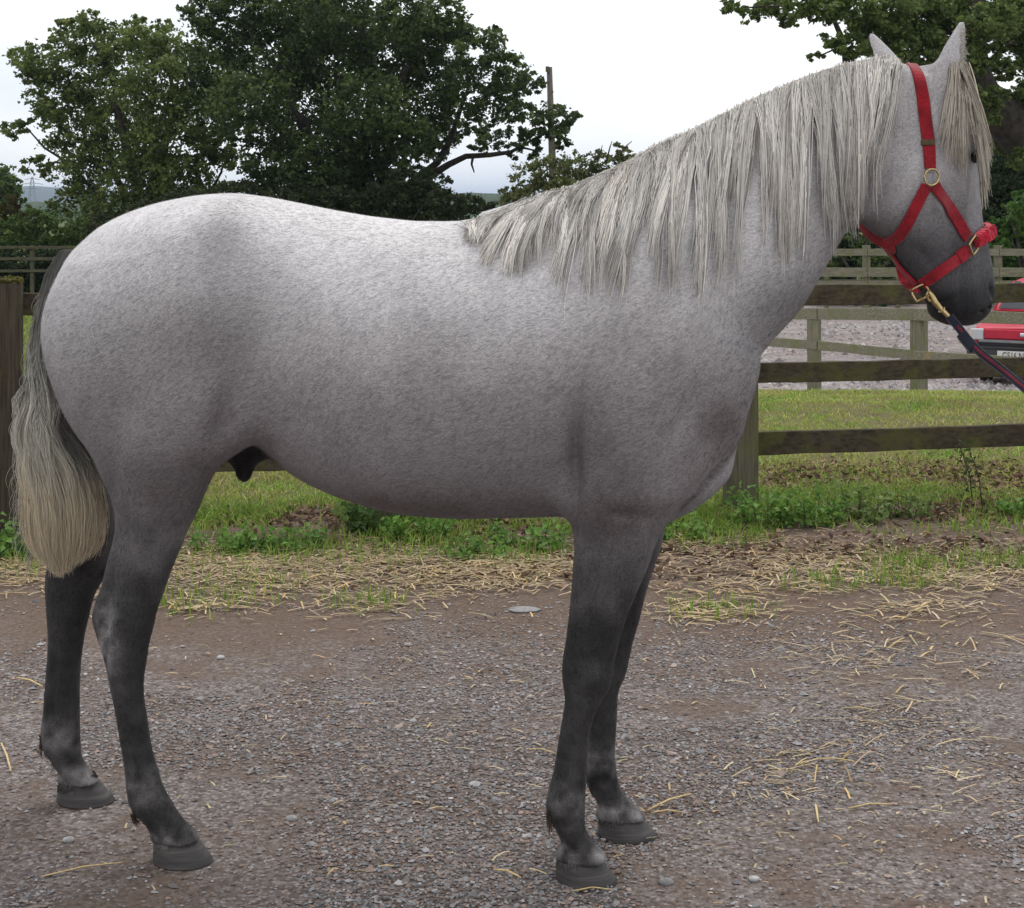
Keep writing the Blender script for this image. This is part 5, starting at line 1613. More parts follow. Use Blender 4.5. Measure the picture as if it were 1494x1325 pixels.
# ================================================================== gravel, straw, grass, weeds
def scatter_stones():
    r = np.random.default_rng(61)
    n = 215000
    Y = 2.95 + (8.6 - 2.95) * r.random(n) ** 1.45
    x = r.uniform(-1, 1, n) * (Y * .325 + .08)
    P2 = np.stack([x, Y, np.zeros(n)], 1)
    bare = fbm(P2 * np.array([1.1, 1.9, 1]), 9, 4)
    keep = (r.random(n) < np.clip(.92 + 5.0 * np.minimum(bare - .02, 0), .08, 1)) & (r.random(n) < interp(Y, [3, 5.0, 5.7, 6.3, 8.6], [1, .95, .55, .12, .03]))
    x, Y = x[keep], Y[keep]; n = len(x)
    s = .0034 * np.exp(r.normal(0, .38, n)); big = r.random(n) < .006; s[big] *= r.uniform(1.6, 2.6, big.sum())
    th = np.arange(5) * 2 * math.pi / 5
    base = np.concatenate([np.stack([np.cos(th), np.sin(th), np.zeros(5) - .1], 1), [[.1, .1, .75]]])
    F0 = np.array([[0, 1, 5], [1, 2, 5], [2, 3, 5], [3, 4, 5], [4, 0, 5]])
    V = np.repeat(base[None], n, 0) * r.uniform(.7, 1.3, (n, 6, 1)) + r.normal(0, .10, (n, 6, 3)); V[:, 5, :2] += r.normal(0, .35, (n, 2))
    V *= np.stack([r.uniform(.8, 1.5, n), r.uniform(.7, 1.3, n), r.uniform(.5, .9, n)], 1)[:, None, :]
    a = r.uniform(0, 6.28, n); c, q = np.cos(a), np.sin(a)
    X = V[:, :, 0] * c[:, None] - V[:, :, 1] * q[:, None]; Yv = V[:, :, 0] * q[:, None] + V[:, :, 1] * c[:, None]
    V = np.stack([X, Yv, V[:, :, 2]], 2) * s[:, None, None]
    V += np.stack([x, Y, terrain(x, Y) + .001 + r.random(n) * .003], 1)[:, None, :]
    F = (F0[None] + (np.arange(n) * 6)[:, None, None]).reshape(-1, 3)
    tone = r.beta(2.2, 3.2, n)[:, None]
    C = np.array([.075, .070, .071]) + (np.array([.46, .445, .45]) - np.array([.075, .070, .071])) * tone
    br = r.random(n) < .42; C[br] *= np.array([1.0, .80, .68])
    wh = r.random(n) < .018; C[wh] = np.array([.46, .45, .46]) * r.uniform(.7, 1.1, (wh.sum(), 1))
    o = link_mesh('gravel', np_mesh('gravel', V.reshape(-1, 3), F, False, np.repeat(C, 6, 0)), tint_mat('gravel_stone', .9, 0, .15))
    tag(o, 'grey and brown gravel chips scattered over the yard', 'gravel', kind='stuff')
    # a few larger stones one can pick out
    m = tint_mat('pale_stone', .9, 0, .15, .3, 90)
    k = 0
    for px_, py_, sz, tn, lab in ((972, 1290, .014, .22, 'rounded grey stone to the right of the near front hoof'), (425, 1197, .013, .3, 'pale flat stone on the gravel between the front and hind legs'), (322, 961, .012, .42, 'white stone on the gravel in front of the near hock'),
                                  (100, 1228, .012, .34, 'light pebble on the gravel left of the near hind hoof'), (765, 890, .05, .26, 'flat pale dusty slab bedded in the earth left of the near knee'), (1100, 1285, .011, .40, 'small white pebble on the gravel near the bottom right')):
        Yg = FPX * CAMH / (py_ - HZ); rr = random.Random(k); b = MB(); vs = []; fs = []
        for i in range(5):
            ph = -1.2 + 2.5 * i / 4
            for j in range(9):
                th = 2 * math.pi * j / 9; q = sz * rr.uniform(.85, 1.12)
                vs.append((wx(px_, Yg) + q * 1.25 * math.cos(ph) * math.cos(th), Yg + q * math.cos(ph) * math.sin(th), (sz if sz < .03 else .008) * (.35 + .6 * math.sin(ph)) * 1.0))
        for i in range(4):
            for j in range(9): fs.append((i * 9 + j, i * 9 + (j + 1) % 9, i * 9 + 9 + (j + 1) % 9, i * 9 + 9 + j))
        fs.append(tuple(36 + j for j in range(9)))
        me = np_mesh('stone', np.array(vs), [np.array(fs[:-1]), np.array([fs[-1]])], True, np.full((len(vs), 3), tn) * np.array([1, .98, .97]))
        o = link_mesh('stone', me, m); tag(o, lab, 'stone', 'larger stones on the gravel'); k += 1


scatter_stones()


def flat_strips(x, Y, ln, wd, ang, lift, r, tilt=.08, bend=.018):
    """thin bent straws lying on the ground (two quads each)"""
    n = len(x); d = np.stack([np.cos(ang), np.sin(ang), r.normal(0, tilt, n)], 1); s = np.stack([-np.sin(ang), np.cos(ang), np.zeros(n)], 1)
    c = np.stack([x, Y, terrain(x, Y) + lift], 1); b = s * (ln * r.normal(0, bend, n))[:, None] + np.array([0, 0, 1]) * (ln * np.abs(r.normal(0, .008, n)))[:, None]
    W = s * (wd / 2)[:, None]; Lh = d * (ln / 2)[:, None]; up = np.array([0, 0, 1.0]) * (wd * .35)[:, None]
    V = np.stack([c - Lh - W, c - Lh + W, c + b - W + up, c + b + W + up, c + Lh - W, c + Lh + W], 1).reshape(-1, 3)
    k = (np.arange(n) * 6)[:, None]
    F = np.concatenate([k + np.array([[0, 1, 3, 2]]), k + np.array([[2, 3, 5, 4]])])
    return V, F


def scatter_straw():
    r = np.random.default_rng(62); X, Yy, Ln, Wd, Cc = [], [], [], [], []
    def patch(px_, py_, rx, ry, n, l0, l1, w0=.0022, w1=.0042, dull=0.0):
        q = px_ + r.normal(0, rx, n); p = np.clip(py_ + r.normal(0, ry, n), 700, 1400)
        Yg = FPX * CAMH / (p - HZ)
        X.append((q - CX) * Yg / FPX); Yy.append(Yg); Ln.append(r.uniform(l0, l1, n)); Wd.append(r.uniform(w0, w1, n) * np.where(p > 960, 1.3, 1.7))
        c = np.array([.62, .49, .29]) * r.uniform(.45, 1.2, (n, 1)) + r.normal(0, .015, (n, 3))
        gold = r.random(n) < .15; c[gold] *= np.array([1.05, .90, .65])
        c = c * (1 - dull) + np.array([.34, .26, .17]) * dull * r.uniform(.6, 1.2, (n, 1)); Cc.append(np.clip(c, .02, .8))
    # litter strip along the turf edge
    for px_ in range(-40, 860, 45): patch(px_, 830 + 10 * math.sin(px_), 42, 16, 250, .015, .08, dull=.4)
    for px_ in range(960, 1540, 45): patch(px_, 815 + 22 * math.sin(px_ * .7), 46, 24, 150, .015, .08, dull=.45)
    for px_, py_, rx, ry, n in ((290, 888, 45, 8, 130), (540, 885, 60, 12, 150), (640, 842, 80, 14, 220), (380, 862, 90, 10, 160), (1040, 895, 55, 12, 240), (1110, 862, 80, 10, 220), (1340, 890, 55, 10, 170), (1400, 845, 80, 10, 280), (1250, 955, 60, 22, 110), (1180, 830, 70, 14, 260),
                                (300, 820, 60, 20, 320), (20, 845, 60, 12, 160), (1440, 960, 60, 40, 60), (1200, 1110, 60, 14, 34), (1310, 1050, 60, 20, 34), (1430, 1140, 40, 40, 30), (1150, 1160, 50, 16, 18), (720, 830, 70, 14, 220), (800, 845, 40, 12, 120)):
        patch(px_, py_, rx, ry, int(n * .75), .02, .12)
    patch(750, 1000, 420, 110, 240, .008, .05); patch(700, 1150, 500, 110, 130, .008, .045); patch(1250, 1000, 180, 120, 300, .006, .028, dull=.3); patch(1200, 1180, 200, 80, 190, .006, .03, dull=.2)
    x, Y, ln, wd, C = np.concatenate(X), np.concatenate(Yy), np.concatenate(Ln), np.concatenate(Wd), np.concatenate(Cc)
    ang = r.normal(0, .8, len(x)) + np.where(r.random(len(x)) < .15, 1.4, 0)
    V, F = flat_strips(x, Y, ln, wd, ang, .005 + np.abs(r.normal(0, .006, len(x))) * interp(Y, [4.5, 6.2], [.5, 1.6]), r)
    o = link_mesh('straw', np_mesh('straw', V, F, False, np.repeat(C, 6, 0)), tint_mat('straw', .6, .2, .3))
    tag(o, 'loose golden straw littered along the turf edge and gravel', 'straw', kind='stuff')
    # single long stalks
    M_straw = simple_mat('straw_stalk', (.60, .45, .21), .55, .2, 120)
    stalks = [((945, 1186), (1008, 1163), .0055, 'long pale straw beside the far front hoof'), ((950, 1190), (996, 1190), .005, 'short flat straw under the longer one by the far front hoof'), ((720, 1273), (760, 1286), .006, 'golden straw left of the near front hoof'), ((835, 1304), (893, 1303), .004, 'thin yellow stalk in front of the near front hoof'),
              ((25, 992), (62, 1006), .007, 'yellow straw left of the far hind cannon'), ((2, 1088), (16, 1130), .006, 'bent straw at the left edge of the gravel'), ((1190, 1178), (1194, 1205), .006, 'upright pale straw on the gravel at the lower right'), ((60, 1283), (180, 1263), .004, 'long thin brown stem on the gravel at bottom left'), ((1186, 1111), (1250, 1116), .005, 'long straw lying on the gravel right of the far front leg'), ((1238, 1183), (1302, 1178), .005, 'pale straw lying on the gravel towards the right edge'),
              ((1228, 1036), (1280, 1041), .005, 'golden straw high on the gravel right of the forelegs'), ((478, 1280), (494, 1273), .005, 'short straw on the gravel below the belly'), ((770, 1096), (812, 1104), .005, 'straw behind the near front cannon')]
    for i, (p, q, w, lab) in enumerate(stalks):
        Y0, Y1 = FPX * CAMH / (p[1] - HZ), FPX * CAMH / (q[1] - HZ)
        a, c = Vector((wx(p[0], Y0), Y0, w * .5 + .004)), Vector((wx(q[0], Y1), Y1, w * .5 + .006))
        m = a.lerp(c, .5) + Vector((0, .004, .005))
        o = MB().tube([a, a.lerp(m, .5), m, m.lerp(c, .5), c], [w * .42, w * .5, w * .5, w * .46, w * .34], 6, squash=.7).build('straw_stalk', M_straw, None, True)
        tag(o, lab, 'straw', 'single straws on the gravel')


scatter_straw()


def blades(x, Y, h, w, r, lean=.5):
    n = len(x); a = r.uniform(0, 6.283, n); f = r.uniform(0, 6.283, n); z = terrain(x, Y)
    l = h * np.abs(r.normal(0, lean, n))
    b0 = np.stack([x - np.cos(a) * w / 2, Y - np.sin(a) * w / 2, z - .004], 1); b1 = np.stack([x + np.cos(a) * w / 2, Y + np.sin(a) * w / 2, z - .004], 1)
    m0 = np.stack([x + np.cos(f) * l * .35 - np.cos(a) * w * .4, Y + np.sin(f) * l * .35 - np.sin(a) * w * .4, z + h * .6], 1)
    m1 = np.stack([x + np.cos(f) * l * .35 + np.cos(a) * w * .4, Y + np.sin(f) * l * .35 + np.sin(a) * w * .4, z + h * .6], 1)
    t = np.stack([x + np.cos(f) * l, Y + np.sin(f) * l, z + h * .95], 1)
    V = np.stack([b0, b1, m1, m0, t], 1).reshape(-1, 3); k = (np.arange(n) * 5)[:, None]
    return V, [k + np.array([[0, 1, 2, 3]]), k + np.array([[3, 2, 4]])]


def build_grass():
    r = np.random.default_rng(63)
    Vs, Fq, Ft, Cs = [], [], [], []; off = 0
    def add(x, Y, h, w, C, lean=.5):
        nonlocal off
        V, (a, b) = blades(x, Y, h, w, r, lean)
        Vs.append(V); Fq.append(a + off); Ft.append(b + off); Cs.append(np.repeat(C, 5, 0)); off += len(V)
    def col(n, warm):
        g = np.array([.150, .275, .036]); y = np.array([.480, .480, .130]); s = np.array([.48, .38, .20])
        t = np.clip(warm + r.normal(0, .22, n), 0, 1)[:, None]
        c = g + (y - g) * t; d = r.random(n) < (.04 + .10 * np.clip(warm, 0, 1)); c[d] = s
        return c * r.uniform(.6, 1.3, (n, 1))
    # mown field
    n = 120000
    Y = 8.3 + (15.5 - 8.3) * r.random(n) ** 1.2; x = r.uniform(-1, 1, n) * (Y * .33 + .2)
    f = fbm(np.stack([x * 1.6, Y * 1.3, 0 * x], 1), 21, 3); f2 = fbm(np.stack([x * .7, Y * .5, 0 * x], 1), 22, 2)
    f3 = fbm(np.stack([x * 5.5, Y * 4.0, 0 * x], 1), 24, 3)
    keep = (f + .6 * f3 + r.uniform(-.45, .45, n) > -.40) & ((f2 > -.55) | (Y > 9.4))
    x, Y, f, f2, f3 = x[keep], Y[keep], f[keep], f2[keep], f3[keep]
    add(x, Y, r.uniform(.012, .034, len(x)) * (1 + .5 * np.clip(f, 0, 1)), r.uniform(.004, .008, len(x)), col(len(x), np.clip(.55 - .6 * f - .9 * f3 - .15 * f2, 0, 1)) * (1 + .55 * np.clip(f3, -.7, .7))[:, None], 1.3)
    # left field beyond the fence
    n = 16000; Y = r.uniform(15, 34, n); x = -r.uniform(.25, .36, n) * Y
    add(x, Y, r.uniform(.04, .10, n), r.uniform(.012, .024, n), col(n, np.full(n, .35)), .6)
    # ragged strip along the fence foot
    n = 60000; x = r.uniform(-2.9, 3.3, n); Y = 7.85 + .15 * x + r.normal(0, .30, n)
    f = fbm(np.stack([x * 2.2, Y * 2.0, 0 * x], 1), 23, 3)
    keep = (f + r.uniform(-.25, .25, n) > interp(x, [-.6, 0, 1.0, 2.2, 2.6], [-.02, -.05, -.05, .08, .30])); x, Y, f = x[keep], Y[keep], f[keep]
    add(x, Y, r.uniform(.02, .055, len(x)) * (1 + 1.2 * np.clip(f, 0, 1)), r.uniform(.004, .008, len(x)), col(len(x), np.clip(.22 - .3 * f, 0, 1)), .95)
    # sparse tufts in the straw
    for px_, py_, k, rad in ((290, 880, 160, .12), (540, 880, 120, .10), (1335, 825, 420, .12), (1320, 850, 200, .10), (1050, 890, 120, .10), (650, 800, 300, .18), (760, 815, 200, .12), (380, 850, 160, .15), (1480, 750, 500, .14), (1460, 820, 260, .10), (1200, 855, 120, .1), (300, 800, 600, .25), (480, 800, 700, .25), (30, 810, 500, .25), (1020, 790, 300, .18)):
        Yg = FPX * CAMH / (py_ - HZ); x = wx(px_, Yg) + r.normal(0, rad, k); Y = Yg + r.normal(0, rad, k)
        add(x, Y, r.uniform(.02, .07, k), r.uniform(.004, .007, k), col(k, np.full(k, .2)), .6)
    V = np.concatenate(Vs); C = np.concatenate(Cs)
    o = link_mesh('grass', np_mesh('grass', V, [np.concatenate(Fq), np.concatenate(Ft)], False, C), tint_mat('grass_blade', .6, .30, .25))
    tag(o, 'yellow-green mown field grass and ragged turf along the fence', 'grass', kind='stuff')
    # dead leaves and bark litter
    n = 5200; P = []
    for px_, py_, k, rx, ry in ((430, 757, 900, .45, .16), (700, 765, 350, .25, .12), (640, 790, 250, .3, .12), (1010, 745, 700, .20, .25), (1150, 700, 500, .22, .22), (1440, 700, 1500, .32, .40), (1400, 745, 900, .3, .2), (1250, 690, 300, .2, .2), (1330, 800, 500, .5, .15), (1100, 810, 500, .5, .15), (850, 840, 300, .4, .1)):
        Yg = FPX * CAMH / (py_ - HZ); P.append(np.stack([wx(px_, Yg) + r.normal(0, rx, k), Yg + r.normal(0, ry, k), np.zeros(k)], 1))
    P = np.concatenate(P); P[:, 2] = terrain(P[:, 0], P[:, 1]) + np.abs(r.normal(.008, .006, len(P)))
    V, F = leaf_cards(P, .032, r, 1.2, .6)
    C = np.where(r.random((len(P), 1)) < .5, np.array([[.15, .095, .065]]), np.array([[.27, .185, .125]])) * r.uniform(.4, 1.3, (len(P), 1))
    o = link_mesh('leaf_litter', np_mesh('leaf_litter', V, F, False, np.repeat(C, 4, 0)), tint_mat('dead_leaf', .8, .1, .1))
    tag(o, 'brown dead leaves and bark litter lying along the fence line', 'leaf litter', kind='stuff')


build_grass()


def weed(px_, py_, h, rad, n, seed, label, cols, leaf=.03, stems=14):
    Yg = FPX * CAMH / (py_ - HZ); x0 = wx(px_, Yg); r = np.random.default_rng(seed)
    o = empty('weed_clump', (x0, Yg, gz(x0, Yg))); tag(o, label, 'weeds', 'green weeds along the paddock fence')
    a = r.uniform(0, 6.283, stems); d = rad * np.sqrt(r.random(stems)); b = MB()
    P = []
    for i in range(stems):
        s = Vector((x0 + d[i] * math.cos(a[i]), Yg + d[i] * .7 * math.sin(a[i]), gz(x0, Yg) - .01)); hh = h * r.uniform(.5, 1.1)
        t = s + Vector((math.cos(a[i]) * hh * .35, math.sin(a[i]) * hh * .3, hh)); m = s.lerp(t, .5) + Vector((0, 0, hh * .08))
        b.tube([s, m, t], [.003, .0025, .0012], 4)
        k = max(4, n // stems); q = r.random(k) ** .8
        pts = np.array([s.lerp(t, float(v)) for v in q]) + r.normal(0, .022, (k, 3)); P.append(pts)
    b.build('stem', M_stem, o)['kind'] = 'stuff'
    P = np.concatenate(P); P[:, 2] = np.maximum(P[:, 2], gz(x0, Yg) + .004)
    V, F = leaf_cards(P, leaf, r, .8, .5); t = r.random((len(P), 1))
    c0, c1 = np.array(cols[0]), np.array(cols[1])
    link_mesh('leaves', np_mesh('leaves', V, F, False, np.repeat(c0 + (c1 - c0) * t, 4, 0)), M_leaf, o)


M_stem = simple_mat('weed_stem', (.07, .10, .03), .8, .3, 50)
G1 = [(.075, .160, .028), (.210, .370, .075)]; G2 = [(.10, .160, .042), (.260, .340, .110)]; G3 = [(.050, .100, .028), (.140, .240, .065)]
WEEDS = [(545, 780, .20, .10, 440, 'dense green weed clump against the foot of the middle post', G3), (1120, 770, .18, .14, 420, 'leafy weed clump at the foot of the right-hand fence post', G1), (1180, 765, .14, .18, 330, 'leafy green weeds just right of the clump at the right-hand post', G1), (1250, 760, .16, .15, 340, 'weeds with taller seed stems under the bottom rail at right', G2), (1320, 755, .14, .13, 230, 'thin green weeds farthest right along the bottom rail', G2),
         (430, 800, .09, .15, 300, 'low bright green weeds in front of the hind leg gap', G1), (330, 805, .10, .14, 360, 'low green weeds close beside the near hind leg', G1), (610, 790, .12, .14, 380, 'green weeds right of the middle post below the belly', G1), (780, 800, .12, .15, 340, 'bright green weed patch behind the near foreleg', G1), (690, 815, .07, .12, 240, 'small green weeds under the deepest part of the belly', G1), (15, 815, .15, .14, 480, 'weed clump at the foot of the mossy left post', G1), (60, 812, .08, .10, 240, 'small leafy weeds between the left post and the tail', G1),
         (990, 790, .09, .12, 240, 'small weed tuft just ahead of the forelegs', G1), (1485, 755, .08, .08, 220, 'green weed tuft at the right edge of the litter', G1)]
for i, (a, b_, h_, rd, n_, lab, cl) in enumerate(WEEDS): weed(a, b_, h_, rd, n_, 300 + i, lab, cl)


M_dry = simple_mat('dry_stem', (.06, .045, .03), .9, .3, 60)


def dry_weed(px_, py_, label, seed):
    Yg = FPX * CAMH / (py_ - HZ); x0 = wx(px_, Yg); rr = random.Random(seed)
    o = empty('dry_weed', (x0, Yg, gz(x0, Yg))); tag(o, label, 'weeds', 'dry stems under the rail')
    b = MB(); s = Vector((x0, Yg, -.02)); tip = s + Vector((-.07, .02, .34))
    b.tube([s, s.lerp(tip, .5) + Vector((.02, 0, 0)), tip], [.004, .003, .0015], 5)
    for k in range(5):
        q = s.lerp(tip, .25 + .14 * k); b.tube([q, q + Vector((rr.uniform(-.06, .06), rr.uniform(-.03, .03), rr.uniform(.02, .07)))], [.002, .001], 4)
    b.build('stem', M_dry, o)
    r = np.random.default_rng(seed); P = np.array([s.lerp(tip, float(v)) for v in r.random(40) ** .6]) + r.normal(0, .018, (40, 3)); P[:, 2] = np.maximum(P[:, 2], .01)
    V, F = leaf_cards(P, .022, r, .5, .5); link_mesh('leaves', np_mesh('leaves', V, F, False, np.repeat(np.array([[.055, .085, .025]]) * r.uniform(.6, 1.5, (40, 1)), 4, 0)), M_leaf, o)


dry_weed(1420, 738, 'dark bare-stemmed weed standing in the brown litter at right', 1)
dry_weed(1434, 744, 'second dark bare stem just right of the leafier one', 2)


def yard_stones():
    r = np.random.default_rng(71); n = 16000
    Y = r.uniform(19, 38, n); x = r.uniform(.10, .36, n) * Y
    f = fbm(np.stack([x * .35, Y * .8, 0 * x], 1), 31, 3); keep = f + r.uniform(-.35, .35, n) > -.05
    x, Y = x[keep], Y[keep]; n = len(x); s = .028 * np.exp(r.normal(0, .4, n))
    V, F = [], []
    base = np.array([[1, 0, 0], [0, 1, 0], [-1, 0, 0], [0, -1, 0], [0, 0, .8]], float); F0 = np.array([[0, 1, 4], [1, 2, 4], [2, 3, 4], [3, 0, 4]])
    V = (np.repeat(base[None], n, 0) * r.uniform(.6, 1.3, (n, 5, 1)) + r.normal(0, .1, (n, 5, 3))) * s[:, None, None]
    V += np.stack([x, Y, terrain(x, Y)], 1)[:, None]
    F = (F0[None] + (np.arange(n) * 5)[:, None, None]).reshape(-1, 3)
    C = np.array([.12, .11, .11]) + r.beta(2, 2, (n, 1)) * np.array([.42, .39, .385])
    o = link_mesh('yard_stones', np_mesh('yard_stones', V.reshape(-1, 3), F, False, np.repeat(C, 5, 0)), tint_mat('yard_stone', .9, 0, .1))
    tag(o, 'pale loose stones covering the lower yard beyond the field', 'gravel', kind='stuff')


yard_stones()

# ================================================================== head collar and lead rope
def web_mat(name, col, scale=260):
    m, nt, n, l, p = new_mat(name)
    w = noise(nt, scale, 2, .5); w2 = noise(nt, 25, 3, .6)
    r = ramp(n, [(.3, tuple(c * .72 for c in col)), (.7, tuple(c * 1.22 for c in col))]); l.new(w.outputs[0], r.inputs[0])
    r2 = ramp(n, [(.3, (.62, .64, .66)), (.7, (1.18, 1.15, 1.15))]); l.new(w2.outputs[0], r2.inputs[0])
    l.new(mixc(nt, 1.0, r.outputs[0], r2.outputs[0], 'MULTIPLY'), p.inputs['Base Color'])
    p.inputs['Roughness'].default_value = .8; p.inputs['Specular IOR Level'].default_value = .2
    p.inputs['Sheen Weight'].default_value = .2
    bump(nt, p, w.outputs[0], .4, .002)
    return m


M_red = web_mat('red_webbing', (.27, .007, .016))
M_pink = web_mat('red_fleece', (.50, .022, .045), 120)
M_navy = web_mat('navy_webbing', (.012, .014, .026))
M_stripe = web_mat('red_stripe_webbing', (.15, .010, .022))
m_, nt_, n_, l_, p_ = new_mat('brass'); p_.inputs['Metallic'].default_value = 1; p_.inputs['Roughness'].default_value = .38
x_ = noise(nt_, 60); r_2 = ramp(n_, [(.3, (.36, .26, .12)), (.7, (.62, .48, .25))]); l_.new(x_.outputs[0], r_2.inputs[0]); l_.new(r_2.outputs[0], p_.inputs['Base Color'])
M_brass = m_


def surf(px, py):
    h = ray_near(px, py, 3.7)
    return (h[0], h[1]) if h[0] is not None and h[0].y < 4.3 else (None, None)


def resample(pts, step):
    out = [Vector(p) for p in pts[:1]]
    pts = [Vector(p) for p in pts]
    # Catmull-Rom through the points
    for i in range(len(pts) - 1):
        p0, p1, p2, p3 = pts[max(i - 1, 0)], pts[i], pts[i + 1], pts[min(i + 2, len(pts) - 1)]
        n = max(2, int((p2 - p1).length / step))
        for k in range(1, n + 1):
            t = k / n
            out.append(.5 * ((2 * p1) + (p2 - p0) * t + (2 * p0 - 5 * p1 + 4 * p2 - p3) * t * t + (3 * p1 - p0 - 3 * p2 + p3) * t ** 3))
    return out


def ribbon(name, pts, nrm, width, thick, mat, parent, bumpy=0.0, seed=0):
    """flat strap along pts with face normals nrm"""
    b = MB(); vs = []; fs = []; r = random.Random(seed)
    n = len(pts)
    for i in range(n):
        d = (pts[min(i + 1, n - 1)] - pts[max(i - 1, 0)]).normalized()
        nn = (nrm[i] - d * nrm[i].dot(d)).normalized(); s = d.cross(nn).normalized()
        w = width / 2 * (1 + r.uniform(-bumpy, bumpy) * .4); e = thick / 2 * (1 + (r.uniform(0, 3.0) if bumpy else 0) * bumpy * 3)
        for a, c in ((-1, -1), (-.86, 1), (-.3, 1.12), (.3, 1.12), (.86, 1), (1, -1)):
            vs.append(pts[i] + s * (a * w) + nn * (c * (e if c > 0 else thick / 2) + (r.uniform(-.002, .002) if bumpy else 0)))
    m = 6
    for i in range(n - 1):
        for k in range(m): fs.append((i * m + k, i * m + (k + 1) % m, i * m + m + (k + 1) % m, i * m + m + k))
    fs += [tuple(range(m - 1, -1, -1)), tuple((n - 1) * m + k for k in range(m))]
    return b.add(vs, fs).build(name, mat, parent, smooth=False)


def smooth_vecs(v, it=2):
    for _ in range(it):
        v = [v[0]] + [(v[i - 1] + v[i] * 2 + v[i + 1]) / 4 for i in range(1, len(v) - 1)] + [v[-1]]
    return v


def near_strap(path, off=.006):
    P, Nn = [], []
    q = resample([(a, b, 0) for a, b in path], 4.0)
    for v in q:
        h, n = surf(v.x, v.y)
        if h is None: continue
        P.append(h + n * off); Nn.append(n)
    P = smooth_vecs(P, 3); Nn = [v.normalized() for v in smooth_vecs(Nn, 4)]
    return P, Nn


def mirror(P):
    out = []
    for p in P:
        u, v = head_local(np.array([p.x]), np.array([p.y]), np.array([p.z]))
        out.append(head_world(float(u[0]), -float(v[0]), p.z))
    return out


def bridge(Pn, mid_dir, cen_off, off=.006, k=14):
    """strap across the middle of the head from point Pn to its mirror image"""
    Pm = mirror([Pn])[0]
    u, v = head_local(np.array([Pn.x]), np.array([Pn.y]), np.array([Pn.z]))
    C = head_world(float(u[0]) + cen_off[0], 0.0, Pn.z + cen_off[1])
    c, s = math.cos(HYAW), math.sin(HYAW)
    md = Vector((mid_dir[0] * c, mid_dir[0] * s, mid_dir[1])).normalized()
    a, b = (Pn - C), (Pm - C)
    P, Nn = [], []
    for i in range(k + 1):
        t = i / k
        d = a.normalized() * max(0, 1 - 2 * t) + b.normalized() * max(0, 2 * t - 1) + md * (1 - abs(2 * t - 1))
        d.normalize()
        h = body_bvh.ray_cast(C + d * .5, -d)          # from outside in
        if h[0] is None or (h[0] - C).length > .28: q = C + d * (a.length)
        else: q = h[0]
        P.append(q + d * off); Nn.append(d)
    return smooth_vecs(P, 3), Nn


hc = empty('head_collar', tuple(surf(1356, 258)[0]))
tag(hc, 'red webbing head collar with brass rings on the head of the horse', 'head collar')
SW = .029
crownP, crownN = near_strap([(1328, 95), (1338, 108), (1344, 130), (1348, 155), (1352, 185), (1355, 215), (1356, 246)])
ribbon('cheek_strap', crownP, crownN, SW, .004, M_red, hc)
P = mirror(crownP[7:]); ribbon('cheek_strap', P, [(p - head_world(0, 0, p.z)).normalized() for p in P], SW, .004, M_red, hc)
tp, tn = near_strap([(1351, 270), (1342, 288), (1331, 310), (1319, 333), (1309, 347), (1296, 354)])
ribbon('throat_strap', tp, tn, SW, .004, M_red, hc)
P, Nn = bridge(tp[-1], (-1.0, -.75), (.07, .02)); ribbon('throat_strap', P, Nn, SW, .004, M_red, hc)
P = mirror(tp); ribbon('throat_strap', P, [(p - head_world(0, 0, p.z)).normalized() for p in P], SW, .004, M_red, hc)
cp, cn = near_strap([(1362, 270), (1373, 287), (1388, 309), (1400, 328), (1410, 346)])
ribbon('cheek_piece', cp, cn, SW, .004, M_red, hc)
P = mirror(cp); ribbon('cheek_piece', P, [(p - head_world(0, 0, p.z)).normalized() for p in P], SW, .004, M_red, hc)
fp, fn = near_strap([(1419, 352), (1426, 347), (1433, 343)], .008)
P, Nn = bridge(fp[-1], (1.0, .25), (-.07, -.02), .012)
P = fp + P; Nn = fn + Nn
P = resample(P, .006); Nn2 = []
for i in range(len(P)): Nn2.append(Nn[min(len(Nn) - 1, int(i / len(P) * len(Nn)))])
ribbon('nose_fleece', smooth_vecs(P, 2), [v.normalized() for v in smooth_vecs(Nn2, 4)], .033, .010, M_pink, hc, bumpy=.25, seed=3)
bp, bn = near_strap([(1411, 364), (1400, 374), (1385, 386), (1369, 397), (1356, 407), (1346, 413)])
ribbon('nose_strap', bp, bn, SW, .004, M_red, hc)
ribbon('strap_keeper', bp[1:5], bn[1:5], SW + .004, .008, M_red, hc)
P = mirror(bp); ribbon('nose_strap', P, [(p - head_world(0, 0, p.z)).normalized() for p in P], SW, .004, M_red, hc)
jp, jn = near_strap([(1291, 356), (1303, 371), (1315, 388), (1327, 402), (1338, 413)])
ribbon('chin_strap', jp, jn, SW * .8, .004, M_red, hc)
jf = [at(1318, 388, 3.86), at(1316, 396, 3.87), at(1322, 408, 3.87), at(1332, 418, 3.87), at(1342, 421, 3.86)]
jf = resample(jf, .008)
ribbon('chin_fleece', jf, [Vector((-.7, -.6, -.3)).normalized()] * len(jf), .026, .008, M_pink, hc, bumpy=.22, seed=5)


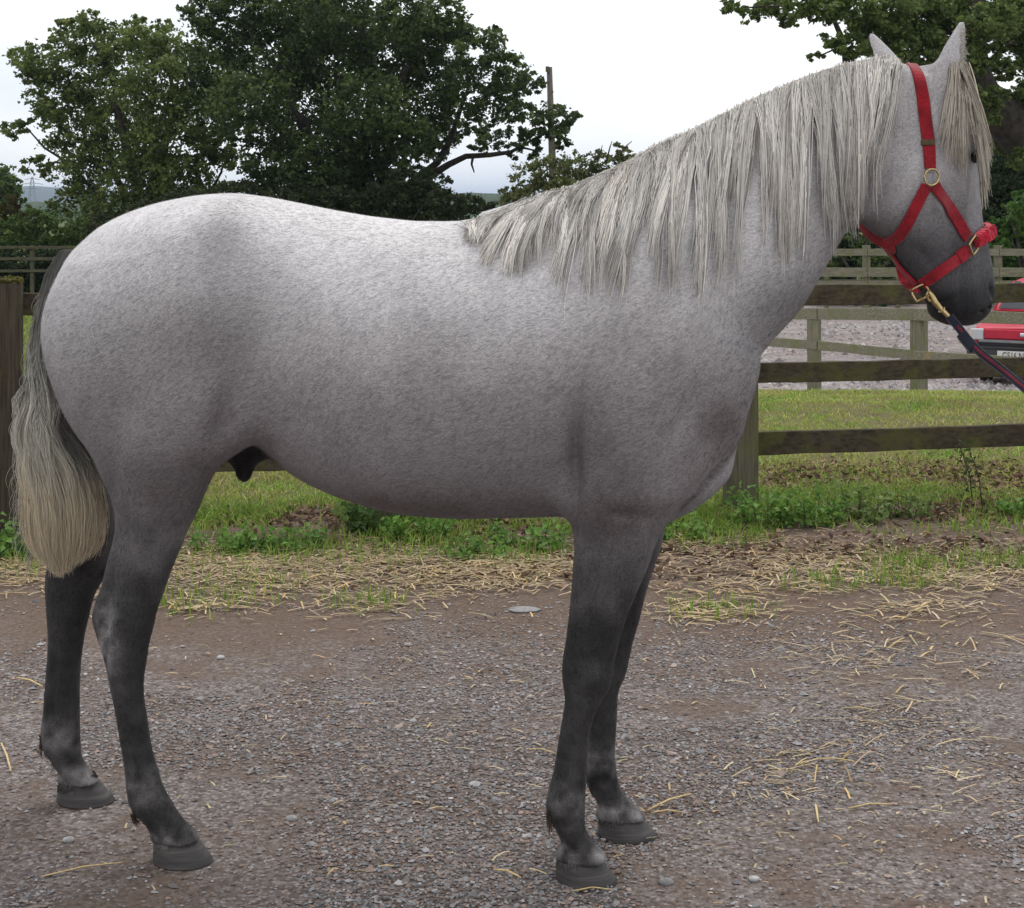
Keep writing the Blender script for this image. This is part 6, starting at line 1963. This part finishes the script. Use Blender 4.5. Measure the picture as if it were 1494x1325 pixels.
def ring(name, c, nrm, rx, ry, rad, parent, mat, rot=0.0, square=False):
    nrm = nrm.normalized(); a = nrm.cross(Vector((0, 0, 1))).normalized(); b = nrm.cross(a).normalized()
    pts = []
    for i in range(25):
        t = 2 * math.pi * i / 24 + rot
        x, y = math.cos(t - rot), math.sin(t - rot)
        if square:
            m = max(abs(x), abs(y)); x, y = x / m * (.9 + .1 * m), y / m * (.9 + .1 * m)
        X = x * math.cos(rot) * rx - y * math.sin(rot) * ry; Y = x * math.sin(rot) * rx + y * math.cos(rot) * ry
        pts.append(c + a * X + b * Y)
    return MB().tube(pts, rad, 7, cap=False).build(name, mat, parent, True)


h, n = surf(1356, 258); ring('cheek_ring', h + n * .010, n, .0185, .0185, .0026, hc, M_brass)
h, n = surf(1415, 357); ring('square_ring', h + n * .012, n, .017, .017, .0024, hc, M_brass, R(38), True)
h, n = surf(1351, 210); MB().box(h + n * .010 + Vector((.004, 0, 0)), (.032, .006, .014)).build('buckle', simple_mat('dark_brass', (.10, .075, .04), .5, .3, 60, .8), hc, bevel=.002)
h, n = surf(1348, 413)
chin = h + n * .012
ring('chin_ring', chin + Vector((-.004, -.002, -.014)), Vector((.1, -1, .25)), .020, .015, .0028, hc, M_brass, R(25), True)

lr = empty('lead_rope', tuple(at(1387, 463, 3.80)))
tag(lr, 'navy lead rope with red stripe clipped under the chin by a brass hook', 'lead rope')
YC = 3.79
q = [at(1355, 424, YC), at(1360, 432, YC), at(1364, 441, YC), at(1372, 450, YC - .003), at(1381, 459, YC - .006), at(1388, 466, YC - .01)]
MB().tube(q, [.0035, .006, .008, .0062, .0058, .0045], 8).build('clip', M_brass, lr, True)
MB().tube([at(1355, 424, YC), at(1352, 430, YC), at(1355, 438, YC), at(1362, 441, YC)], [.003, .0035, .003, .003], 7).build('clip_hook', M_brass, lr, True)
ring('clip_collar', at(1374, 452, YC - .004), Vector((.6, .1, -.6)), .0075, .0075, .002, lr, M_brass)
rp = resample([at(1385, 462, YC - .008), at(1397, 476, 3.77), at(1413, 496, 3.74), at(1432, 516, 3.70), at(1458, 536, 3.66), at(1490, 562, 3.60), at(1540, 604, 3.5), at(1600, 640, 3.4)], .02)
rn = [Vector((-.25, -1, .15)).normalized()] * len(rp)
ribbon('rope', rp, rn, .0195, .009, M_navy, lr)
ribbon('stripe', [p + rn[0] * .0062 for p in rp[2:]], rn[2:], .0062, .0022, M_stripe, lr)
ribbon('stitched_end', [p + rn[0] * .001 + Vector((-.002, 0, -.004)) for p in rp[3:6]], rn[3:6], .027, .013, M_navy, lr)
